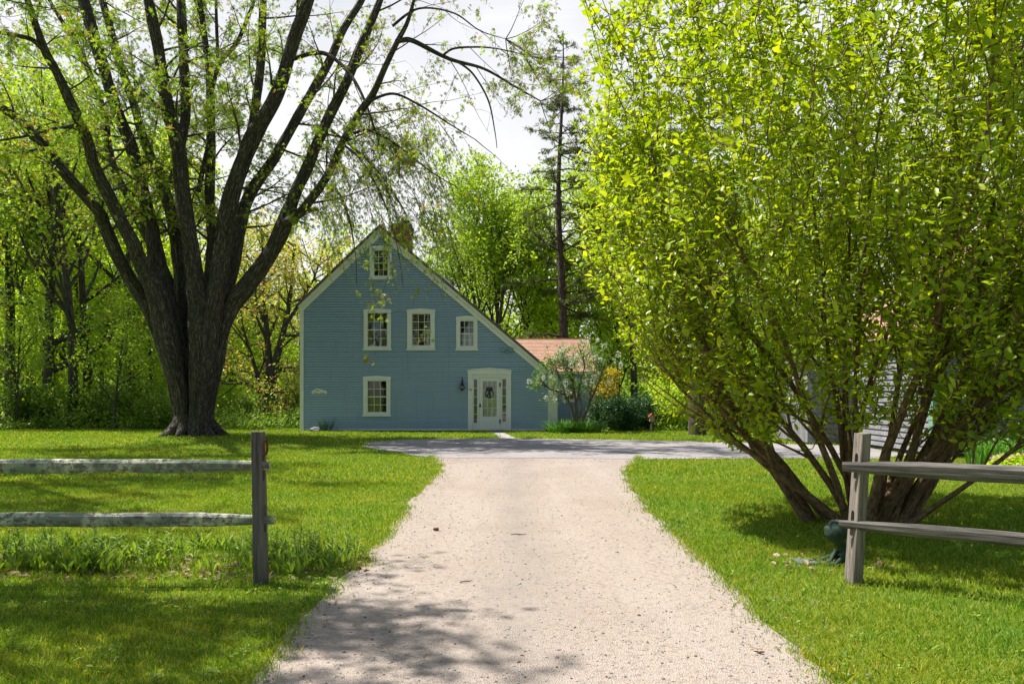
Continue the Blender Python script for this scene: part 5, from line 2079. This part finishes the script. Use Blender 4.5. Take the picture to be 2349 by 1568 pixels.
tubes, tips = [], []
for pts, r in (
    ([B(1318, 988), B(1316, 960), B(1310, 930), B(1296, 905), B(1278, 897, 28.7), B(1262, 893, 28.5), B(1248, 880, 28.4), B(1238, 868, 28.3)], .055),
    ([B(1322, 988), B(1324, 950), B(1320, 915), B(1316, 880), B(1312, 850), B(1305, 820)], .06),
    ([B(1328, 988), B(1340, 955), B(1352, 925), B(1365, 895, 28.8), B(1378, 865, 28.6), B(1388, 830, 28.5)], .055),
    ([B(1325, 988), B(1332, 950), B(1334, 930), B(1328, 900, 29.3), B(1336, 860, 29.5), B(1345, 820, 29.6)], .035),
    ([B(1320, 985), B(1322, 930), B(1330, 880, 28.6), B(1342, 840, 28.3), B(1330, 800, 28.2)], .04),
    ([B(1352, 925), B(1358, 880), B(1365, 840), B(1372, 800)], .03),
    ([B(1296, 905), B(1290, 880), B(1280, 855), B(1272, 835)], .025),
    ([B(1316, 880), B(1298, 850), B(1290, 820)], .025),
):
    rads = [r * (1 - .7 * i / (len(pts) - 1)) for i in range(len(pts))]
    tubes.append((pts, rads, 7))
    for k in range(13):
        t = random.uniform(.42, 1) * (len(pts) - 1)
        i = min(len(pts) - 2, int(t))
        grow(pts[i].lerp(pts[i + 1], t - i), away((pts[i + 1] - pts[i]).normalized(), R(random.uniform(25, 75))), random.uniform(.35, .8), .012, 2, dict(BROAD, trop=(0, 0, .06, .04, 0)), tubes, tips)
mb = MB()
tubes_to(mb, tubes, .15)
mb.build('trunk', M['bark_old'], BT, smooth=True)
P, D = tip_points(tips, .075, .05)
mb = MB()
sel = RNG.random(len(P)) < .5
foliage(mb, OVATE, P[sel], D[sel], .08, .5, .1, .6)
mb.build('crown', M['leaf_apple'], BT)
mb = MB()
cen = P[RNG.choice(len(P), 82, replace=False)]
for c in cen:
    n = 46
    dr = RNG.normal(0, 1, (n, 3))
    dr /= np.linalg.norm(dr, axis=1)[:, None]
    q = c + dr * np.array([.075, .075, .09]) * RNG.uniform(.55, 1.15) + np.array([0, 0, .06])
    foliage(mb, DIAMOND, q, dr, .045, .8, 0, .4, out=.5)
mb.build('blossoms', M['blossom'], BT)

# birdhouse
BH = empty('birdhouse', (PX(1495, 28.6), 28.6, 0), 'tiny red roofed birdhouse on a dark post by the evergreen bushes', 'birdhouse')
s_ = 28.6 / F
mb = MB()
mb.tube([(0, 0, -.1), (0, 0, .42)], .04, 8)
mb.build('post', M['wood_dark'], BH)
mb = MB()
mb.box(-.08, .08, -.07, .07, .42, .58)
mb.prism([(-.08, .58), (.08, .58), (0, .655)], -.07, .07)
mb.build('box', M['tan_wood'], BH)
mb = MB()
mb.prism([(-.12, .565), (0, .685), (.12, .565), (.12, .59), (0, .71), (-.12, .59)], -.1, .1)
mb.build('roof', M['red_paint'], BH)
mb = MB()
mb.lathe((0, 0, 0), [(.001, 0), (.022, 0)], 12)
eo = mb.build('entrance_hole', M['black_iron'], BH)
eo.rotation_euler = (R(90), 0, 0)
eo.location = (0, -.0725, .52)

# ------------------------------------------------------------------ shingled building at the right
SD = 17.75
SHD = empty('shingled_building', (9.4, SD, 0), 'grey cedar shingled outbuilding with green corner board behind the big shrub', 'building')
ez, rz_, half, dep = 2.95, 6.6, 4.3, 5.2
mb = MB()
# front gable: shingle courses; left side wall: courses turned to face -X


def shingle_wall(mb, xl_f, xr_f, z0, z1, y, pitch=.14):
    clapboards(mb, xl_f, xr_f, z0, z1, pitch, y, [], .036, .005, .005)


shingle_wall(mb, lambda z: 0.0 if z < ez else (z - ez) / (rz_ - ez) * half, lambda z: 2 * half if z < ez else 2 * half - (z - ez) / (rz_ - ez) * half, .1, rz_ - .02, 0)
side = MB()
clapboards(side, lambda z: 0.0, lambda z: dep, .1, ez, .14, 0, [], .036, .005, .005)
for v in side.V:
    x, y = v[:, 0].copy(), v[:, 1].copy()
    v[:, 0], v[:, 1] = y, x
mb.V += side.V
mb.T += side.T
mb.lv += [q + mb.n for q in side.lv]
mb.lt += side.lt
mb.mi += side.mi
mb.n += side.n
mb.box(.02, 2 * half, dep - .05, dep, .1, ez)
mb.box(2 * half - .05, 2 * half, .05, dep - .05, .1, ez)
mb.build('wall', M['cedar'], SHD)
mb = MB()
mb.box(-.06, .11, -.065, -.006, 0, ez)
mb.box(-.06, -.022, -.006, .11, 0, ez)
mb.build('corner_board', M['green_trim'], SHD)
mb = MB()
mb.box(.05, 2 * half, .01, .2, -.1, .098)
mb.box(.01, .2, .2, dep, -.1, .098)
mb.build('foundation', M['foundation'], SHD)
mb = MB()
tmp = MB()
roof_courses(tmp, -.25, dep + .25, (-.3, ez - .2), (half, rz_ + .05), 34)
roof_courses(tmp, -.25, dep + .25, (2 * half + .3, ez - .2), (half, rz_ + .05), 34)
for v in tmp.V:
    x, y = v[:, 0].copy(), v[:, 1].copy()
    v[:, 0], v[:, 1] = y, x
tmp.build('roof', M['roof_pink'], SHD)
mb = MB()
slab(mb, (-.3, ez - .23), (half, rz_ + .02), .16, -.2, -.03)
slab(mb, (half + .002, rz_ + .02), (2 * half + .3, ez - .23), .16, -.2, -.03)
mb.build('rake_board', M['green_trim'], SHD)
# low lean-to at its back left corner
mb = MB()
clapboards(mb, lambda z: -1.1, lambda z: -.03, .05, 2.3, .14, dep - .6, [], .036, .005, .005)
mb.box(-1.1, -1.05, dep - .58, dep + 2, .05, 2.3)
mb.box(-1.25, -.03, dep - .8, dep + 2.1, 2.3, 2.38)
mb.build('lean_to', M['cedar'], SHD)


# ------------------------------------------------------------------ fences
def make_post(name, base, top, w_, dpt, slots, parent, mat, loc):
    """square split post with two oval mortises through it along X"""
    bm = bmesh.new()
    nseg = 34
    b, t = Vector(base), Vector(top)
    ring = []
    cut = .006
    sect = [(-w_ / 2 + cut, -dpt / 2), (w_ / 2 - cut, -dpt / 2), (w_ / 2, -dpt / 2 + cut), (w_ / 2, dpt / 2 - cut), (w_ / 2 - cut, dpt / 2), (-w_ / 2 + cut, dpt / 2), (-w_ / 2, dpt / 2 - cut), (-w_ / 2, -dpt / 2 + cut)]
    for i in range(nseg + 1):
        q = b.lerp(t, i / nseg)
        s = 1.06 - .1 * i / nseg
        r_ = []
        for j, (x, y) in enumerate(sect):
            k = 1 + .035 * noise.noise((x * 9 + loc[0], y * 9, q.z * 2.2 + j * .1))
            zz = q.z + (.018 * noise.noise((x * 30, y * 30, 2)) if i == nseg else 0)
            r_.append(bm.verts.new((q.x + x * s * k, q.y + y * s * k, zz)))
        ring.append(r_)
    for i in range(nseg):
        for j in range(8):
            bm.faces.new((ring[i][j], ring[i][(j + 1) % 8], ring[i + 1][(j + 1) % 8], ring[i + 1][j]))
    bm.faces.new(ring[0][::-1])
    bm.faces.new(ring[-1])
    me = bpy.data.meshes.new(name)
    bm.to_mesh(me)
    bm.free()
    tmp = bpy.data.objects.new('tmp_post', me)
    COL.objects.link(tmp)
    cutters = []
    for (zc, hh) in slots:
        cb = bmesh.new()
        f = zc / (t.z - b.z)
        cxx = b.x + (t.x - b.x) * f
        prof = []
        for k in range(16):
            a = 2 * math.pi * k / 16
            prof.append((math.cos(a) * .030, math.sin(a) * .030 + (hh if math.sin(a) > 0 else -hh)))
        va = [cb.verts.new((cxx - .2, b.y + y, zc + z)) for y, z in prof]
        vb = [cb.verts.new((cxx + .2, b.y + y, zc + z)) for y, z in prof]
        cb.faces.new(va[::-1])
        cb.faces.new(vb)
        for k in range(16):
            cb.faces.new((va[k], va[(k + 1) % 16], vb[(k + 1) % 16], vb[k]))
        bmesh.ops.recalc_face_normals(cb, faces=cb.faces)
        cm = bpy.data.meshes.new('cut')
        cb.to_mesh(cm)
        cb.free()
        c = bpy.data.objects.new('tmp_cut', cm)
        COL.objects.link(c)
        md = tmp.modifiers.new('b', 'BOOLEAN')
        md.operation = 'DIFFERENCE'
        md.object = c
        md.solver = 'EXACT'
        cutters.append(c)
    dg = bpy.context.evaluated_depsgraph_get()
    me2 = bpy.data.meshes.new_from_object(tmp.evaluated_get(dg))
    for c in cutters + [tmp]:
        bpy.data.objects.remove(c)
    me2.materials.clear()
    me2.materials.append(mat)
    at = me2.attributes.new('tubeco', 'FLOAT_VECTOR', 'POINT')
    co = np.zeros(len(me2.vertices) * 3, dtype=np.float32)
    me2.vertices.foreach_get('co', co)
    at.data.foreach_set('vector', co)
    o = bpy.data.objects.new(name, me2)
    COL.objects.link(o)
    o.parent = parent
    return o


def make_rail(p0, p1, h, wd, parent, mat, seed, sag=.0, ends=(1, 1)):
    """split rail: a wedge like section, uneven, whittled at both ends"""
    p0, p1 = Vector(p0), Vector(p1)
    n = 46
    L = (p1 - p0).length
    u = (p1 - p0).normalized()
    sd = u.cross(UP).normalized()
    upv = sd.cross(u)
    sect = [(-.5, .30), (-.28, .5), (.25, .5), (.5, .25), (.42, -.22), (.05, -.5), (-.30, -.42), (-.5, -.12)]
    V, T = [], []
    for i in range(n + 1):
        t = i / n
        q = p0.lerp(p1, t) - UP * (sag * 4 * t * (1 - t))
        d = min(t * L if ends[0] else 9, (1 - t) * L if ends[1] else 9)
        k = .58 + .42 * min(1, d / .55)
        kw = .62 + .38 * min(1, d / .4)
        for j, (a, b) in enumerate(sect):
            nz = 1 + .16 * noise.noise((a * 2.1 + seed, b * 2.1, t * L * 1.7)) + .05 * noise.noise((a * 5 + seed, b * 5, t * L * 8))
            pt = q + sd * (a * wd * kw * nz) + upv * (b * h * k * nz)
            V.append(tuple(pt))
            T.append((a * wd + seed, b * h, t * L + seed))
    mbr = MB()
    ii = np.arange(n)[:, None] * 8
    j = np.arange(8)[None, :]
    j2 = (j + 1) % 8
    mbr.arr(V, np.stack([ii + j, ii + j2, ii + 8 + j2, ii + 8 + j], -1).reshape(-1, 4), 0, T)
    for r0 in (0, n * 8):
        mbr.lv.append(np.arange(r0, r0 + 8, dtype=np.int32))
        mbr.lt.append(np.asarray([8], dtype=np.int32))
        mbr.mi.append(np.asarray([0], dtype=np.int32))
    return mbr.build('rail', mat, parent, smooth=False)


def place_at(fence, pts):
    return [Vector(p) - Vector(fence.location) for p in pts]


FL = empty('split_rail_fence', (PX(600, 6.02), 6.02, 0), 'weathered split rail fence section left of the drive with lichen on its rails', 'fence', 'split rail fences')
make_post('post', (0, 0, -.12), (PX(592, 6.02) - PX(600, 6.02), 0, 1.155), .074, .135, ((.885, .075), (.50, .075)), FL, M['wood_dark'], (1, 1))
make_post('post', (-3.05, .05, -.12), (-3.04, .05, 1.15), .078, .135, ((.885, .075), (.50, .075)), FL, M['wood_dark'], (5, 1))
make_rail((-3.15, .04, .885), (.062, 0, .897), .104, .05, FL, M['wood_lichen'], 3.0)
make_rail((-3.15, .04, .485), (.095, 0, .488), .105, .05, FL, M['wood_lichen'], 11.0)

FRX = PX(1955, 6.06)
FR = empty('split_rail_fence', (FRX, 6.06, 0), 'grey split rail fence section right of the drive with a leaning post', 'fence', 'split rail fences')
make_post('post', (0, 0, -.12), (PX(1979, 6.06) - FRX, 0, 1.142), .074, .15, ((.885, .075), (.45, .075)), FR, M['wood'], (9, 1))
ru = Vector((.80, -.60, 0)) * 2.9
make_post('post', (ru.x, ru.y, -.12), (ru.x + .02, ru.y, 1.15), .078, .14, ((.89, .08), (.45, .08)), FR, M['wood'], (13, 1))
lean = (PX(1979, 6.06) - FRX) / 1.26


def rr(z, zs):
    a = Vector((lean * z, 0, z))
    return (a + Vector((-.125, .012, 0)), Vector((ru.x + .1, ru.y - .05, zs)))


a, b = rr(.885, .90)
make_rail(a, b, .118, .055, FR, M['wood_dark'], 21.0)
a, b = rr(.452, .455)
make_rail(a, b, .095, .05, FR, M['wood_dark'], 31.0)

# horseshoe nailed on the side of the left post
HS = MB()
hp = []
for k in range(25):
    a = R(-230 + 280 * k / 24 + 0)
    rx_, rz2 = .042, .056
    hp.append((.0, math.cos(a) * rx_, math.sin(a) * rz2 - .0))
hp = [(0, math.sin(t) * .043 * (1 if abs(t) < 2.2 else .9), -math.cos(t) * .058) for t in np.linspace(-2.62, 2.62, 26)]
HS.tube(hp, .0085, 8, ell=.6)
HSO = HS.build('horseshoe', M['rust'], smooth=True)
HSO.location = (FL.location.x + .037 - .0045, 6.02 - .005, 1.04)
HSO.rotation_euler = (0, R(-1.2), 0)
tag(HSO, 'rusty horseshoe fixed near the top of the left fence post', 'horseshoe')

# ------------------------------------------------------------------ bed of leafy plants under the left fence
bx = FL.location.x
n = 1500
px = RNG.uniform(bx - 3.6, bx + .55, n)
py = 6.3 + .95 * RNG.random(n) + .14 * np.sin(px * 4.1) + .08 * np.sin(px * 11)
cl = noise2(px, py, 2.6, 31) * .6 + noise2(px, py, 7.0, 32) * .4
ok = (cl > .36) & ~((px > bx + .2) & (RNG.random(n) < .5))
px, py, cl = px[ok], py[ok], cl[ok]
mb = MB()
P, A, N, L = [], [], [], []
for x, y, c in zip(px, py, cl):
    az = random.uniform(0, 6.28)
    for k in range(random.randint(2, 4)):
        a = az + k * 2.6 + random.gauss(0, .3)
        o_ = random.uniform(.12, .6)
        P.append((x + math.cos(a) * .012, y + math.sin(a) * .012, .0 + random.uniform(0, .05)))
        A.append((math.cos(a) * o_, math.sin(a) * o_, 1))
        N.append((-math.cos(a), -math.sin(a), o_))
        L.append(random.uniform(.07, .19) * (.35 + 1.1 * c))
L = np.array(L)
mb.leaves(LANCE, P, A, N, L, L * RNG.uniform(.16, .28, len(L)))
# taller narrow leaved stalks near the post
P, A, N, L = [], [], [], []
for k in range(60):
    x, y = bx + random.choice((-.28, -.2, .1, .18, -.9, -1.6, -2.3, -3.0)) + random.gauss(0, .16), random.uniform(6.4, 6.95)
    H = random.uniform(.2, .40)
    tip = Vector((x + random.gauss(0, .04), y, H))
    mb.tube([(x, y, 0), tip], [.0035, .002], 4, cap=False)
    for j in range(14):
        t = .3 + .7 * j / 14
        a = j * 2.4
        q = Vector((x, y, 0)).lerp(tip, t)
        P.append(tuple(q))
        A.append((math.cos(a), math.sin(a), .55))
        N.append((-math.cos(a) * .5, -math.sin(a) * .5, 1))
        L.append(random.uniform(.06, .11))
L = np.array(L)
mb.leaves(LANCE, P, A, N, L, L * .2)
tag(mb.build('leafy_bed', M['leaf_bed'], kind='stuff'), 'bed of knee low upright leafy plants under the left fence', 'plants')
mb = MB()
n = 900
px = np.concatenate([RNG.uniform(bx - 3.6, bx + .7, n), RNG.uniform(FRX - .5, FRX + .6, 120)])
py = np.concatenate([6.1 + .95 * RNG.random(n), RNG.uniform(6.3, 7.3, 120)])
P = np.stack([px, py, RNG.uniform(.004, .03, len(px))], -1)
A = RNG.normal(0, 1, P.shape) * np.array([1, 1, .25])
N = RNG.normal(0, .35, P.shape) + np.array([0, 0, 1])
L = RNG.uniform(.03, .075, len(P))
mb.leaves(OVATE, P, A, N, L, L * .7)
tag(mb.build('leaf_litter', M['dead_leaf'], kind='stuff'), 'dry brown leaves lying under the fence plants', 'leaf litter')

# dandelions in the lawn
mb = MB()
hd = np.array([(0.0, 0.0, .06)])
for k in range(3):
    n = 12
    a = np.linspace(0, 6.28, n, endpoint=False) + k * .2
    A = np.stack([np.cos(a), np.sin(a), np.full(n, .1 + .5 * k)], -1)
    mb.leaves(DIAMOND, np.tile((0, 0, .058), (n, 1)), A, np.tile((0, 0, 1.0), (n, 1)), .017 - .003 * k, .008, 0)
mb.tube([(0, 0, 0), (0, 0, .058)], .0016, 4, 1)
dan = tag(mb.build('dandelion', [M['yellow'], M['leaf_bed']]), 'yellow dandelion flower in the lawn', 'flower', 'dandelions in the lawn')
spots = [G(*p) for p in ((300, 1132), (150, 1110), (420, 1140), (470, 1120), (560, 1105), (350, 1190), (300, 1188), (60, 1120), (580, 1140), (690, 1110), (400, 1105), (220, 1150), (640, 1125), (110, 1150),
                         (505, 1148), (660, 1062), (955, 1067), (945, 1078), (880, 1090), (1500, 1075), (1560, 1072), (1640, 1090), (1590, 1065), (720, 1090), (255, 1215), (312, 1240), (820, 1150), (760, 1180))]
for k, (x, y) in enumerate(spots):
    o = dan if k == 0 else dan.copy()
    if k:
        COL.objects.link(o)
    s = random.uniform(.9, 1.5)
    o.location = (x, y, 0)
    o.scale = (s, s, random.uniform(.7, 1.2))
    o.rotation_euler = (random.gauss(0, .2), random.gauss(0, .2), random.uniform(0, 6))

# fallen bits on the drive
for (name, x, y, L, az, lab, cat) in (('pine_cone', 1000, 1218, .062, .05, 'brown pine cone lying on the gravel left of the middle', 'pine cone'), ('curled_leaf', 1738, 1498, .045, .4, 'orange brown curled leaf on the gravel at lower right', 'leaf')):
    gx_, gy_ = G(x, y)
    mb = MB()
    if name == 'pine_cone':
        mb.tube([(-L * .5, 0, .016), (-L * .2, 0, .018), (L * .3, 0, .016), (L * .5, 0, .012)], [.006, .014, .012, .004], 10, rough=.35, freq=6)
        a = np.linspace(0, 40, 60)
        xx = np.linspace(-L * .45, L * .45, 60)
        P = np.stack([xx, np.cos(a) * .011, .017 + np.sin(a) * .011], -1)
        A = np.stack([np.full(60, .5), np.cos(a), np.sin(a)], -1)
        mb.leaves(DIAMOND, P, A, np.stack([np.ones(60), np.cos(a) * .2, np.sin(a) * .2], -1), .014, .012)
        o = mb.build(name, M['cone'])
    else:
        P = [(0, 0, .012), (.01, .005, .014), (-.008, .004, .012)]
        mb.leaves(OVATE, P, [(1, .3, .25), (-.6, 1, .3), (.1, -1, .35)], [(0, .2, 1), (.2, 0, 1), (0, 0, 1)], L, L * .7)
        o = mb.build(name, M['dead_leaf'])
    o.location = (gx_, gy_, .006)
    o.rotation_euler = (0, 0, az)
    tag(o, lab, cat)
for (x, y, L, az, lab) in ((1190, 1228, .16, -.05, 'thin brown twig on the gravel in the middle of the drive'), (1070, 1337, .11, .5, 'bent twig on the gravel at the left side of the drive'), (905, 1152, .1, .2, 'short twig on the gravel by the left grass edge')):
    gx_, gy_ = G(x, y)
    mb = MB()
    mb.tube([(-L / 2, 0, .008), (-L * .15, .006, .012), (L * .2, -.004, .009), (L / 2, .008, .01)], [.004, .0042, .0035, .002], 6)
    o = mb.build('twig', M['bark_grey'])
    o.location = (gx_, gy_, .006)
    o.rotation_euler = (0, 0, az)
    tag(o, lab, 'twig')

# ------------------------------------------------------------------ bronze child statue behind the right post
ST = empty('child_statue', (PX(1938, 6.75), 6.75, 0), 'dark green bronze statue of a seated child bending over its legs', 'statue')
sc = 6.75 / F


def S(x, y, dy=0.0):
    q = W(x, y, 6.75)
    return (q.x - ST.location.x, dy, q.z + .0)


verts, edges, rad = [], [], []


def chain(pts, radii, start=None):
    prev = start
    for p, r in zip(pts, radii):
        verts.append(p)
        rad.append(r)
        if prev is not None:
            edges.append((prev, len(verts) - 1))
        prev = len(verts) - 1
    return prev


pel = chain([S(1946, 1285)], [.062])
sp1 = chain([S(1945, 1274, .0), S(1938, 1262, -.01), S(1930, 1252, -.03)], [.06, .058, .052], pel)
nk = chain([S(1922, 1244, -.05)], [.03], sp1)
hd1 = chain([S(1913, 1230, -.075), S(1908, 1216, -.085), S(1908, 1205, -.08)], [.07, .086, .066], nk)
for sy in (-1, 1):
    sh = chain([S(1934, 1256, sy * .065 - .02)], [.03], sp1)
    el = chain([S(1919, 1274, sy * .085 - .03)], [.023], sh)
    wr = chain([S(1908, 1287, sy * .06 - .04), S(1900, 1290, sy * .05 - .04)], [.019, .018], el)
    for fz in (-1, 0, 1):
        chain([S(1894, 1290 + fz * 1.2, sy * .05 - .04 + fz * .012), S(1889, 1292 + fz, sy * .05 - .04 + fz * .014)], [.007, .0055], wr)
    hip = chain([S(1942, 1288, sy * .045)], [.045], pel)
    kn = chain([S(1915, 1283 if sy > 0 else 1289, sy * .10)], [.034], hip)
    an = chain([S(1886, 1291, sy * .075)], [.022], kn)
    chain([S(1874, 1290, sy * .075), S(1869, 1283, sy * .08)], [.024, .018], an)
me = bpy.data.meshes.new('child_body')
me.from_pydata(verts, edges, [])
tmp = bpy.data.objects.new('tmp_statue', me)
COL.objects.link(tmp)
sk = tmp.modifiers.new('s', 'SKIN')
for i, r_ in enumerate(rad):
    tmp.data.skin_vertices[0].data[i].radius = (r_, r_)
tmp.data.skin_vertices[0].data[0].use_root = True
sub = tmp.modifiers.new('u', 'SUBSURF')
sub.levels = 2
sub.render_levels = 2
dg = bpy.context.evaluated_depsgraph_get()
me2 = bpy.data.meshes.new_from_object(tmp.evaluated_get(dg))
bpy.data.objects.remove(tmp)
me2.materials.clear()
me2.materials.append(M['bronze_patina'])
for p in me2.polygons:
    p.use_smooth = True
sb = bpy.data.objects.new('figure', me2)
COL.objects.link(sb)
sb.parent = ST
mb = MB()
hc = Vector(S(1909, 1217, -.08))
bm = bmesh.new()
bmesh.ops.create_icosphere(bm, subdivisions=4, radius=1)
for v in bm.verts:
    c = v.co.normalized()
    k = 1 + .035 * math.sin(c.x * 14 + c.z * 6) * (1 if c.z > -.25 else 0) + .05 * noise.noise(c * 3)
    v.co = Vector((c.x * .092 * k, c.y * .094 * k, c.z * .098 * k))
me = bpy.data.meshes.new('hair')
bm.to_mesh(me)
bm.free()
me.materials.append(M['bronze_patina'])
for p in me.polygons:
    p.use_smooth = True
ho = bpy.data.objects.new('hair', me)
COL.objects.link(ho)
ho.parent = ST
ho.location = hc + Vector((.004, .012, .008))
mb = MB()
mb.box(PX(1826, 6.75), PX(1868, 6.75), 6.66, 6.86, .005, .026)
tag(mb.build('garden_slab', M['slab']), 'flat pale slab on the grass at the feet of the statue', 'slab')
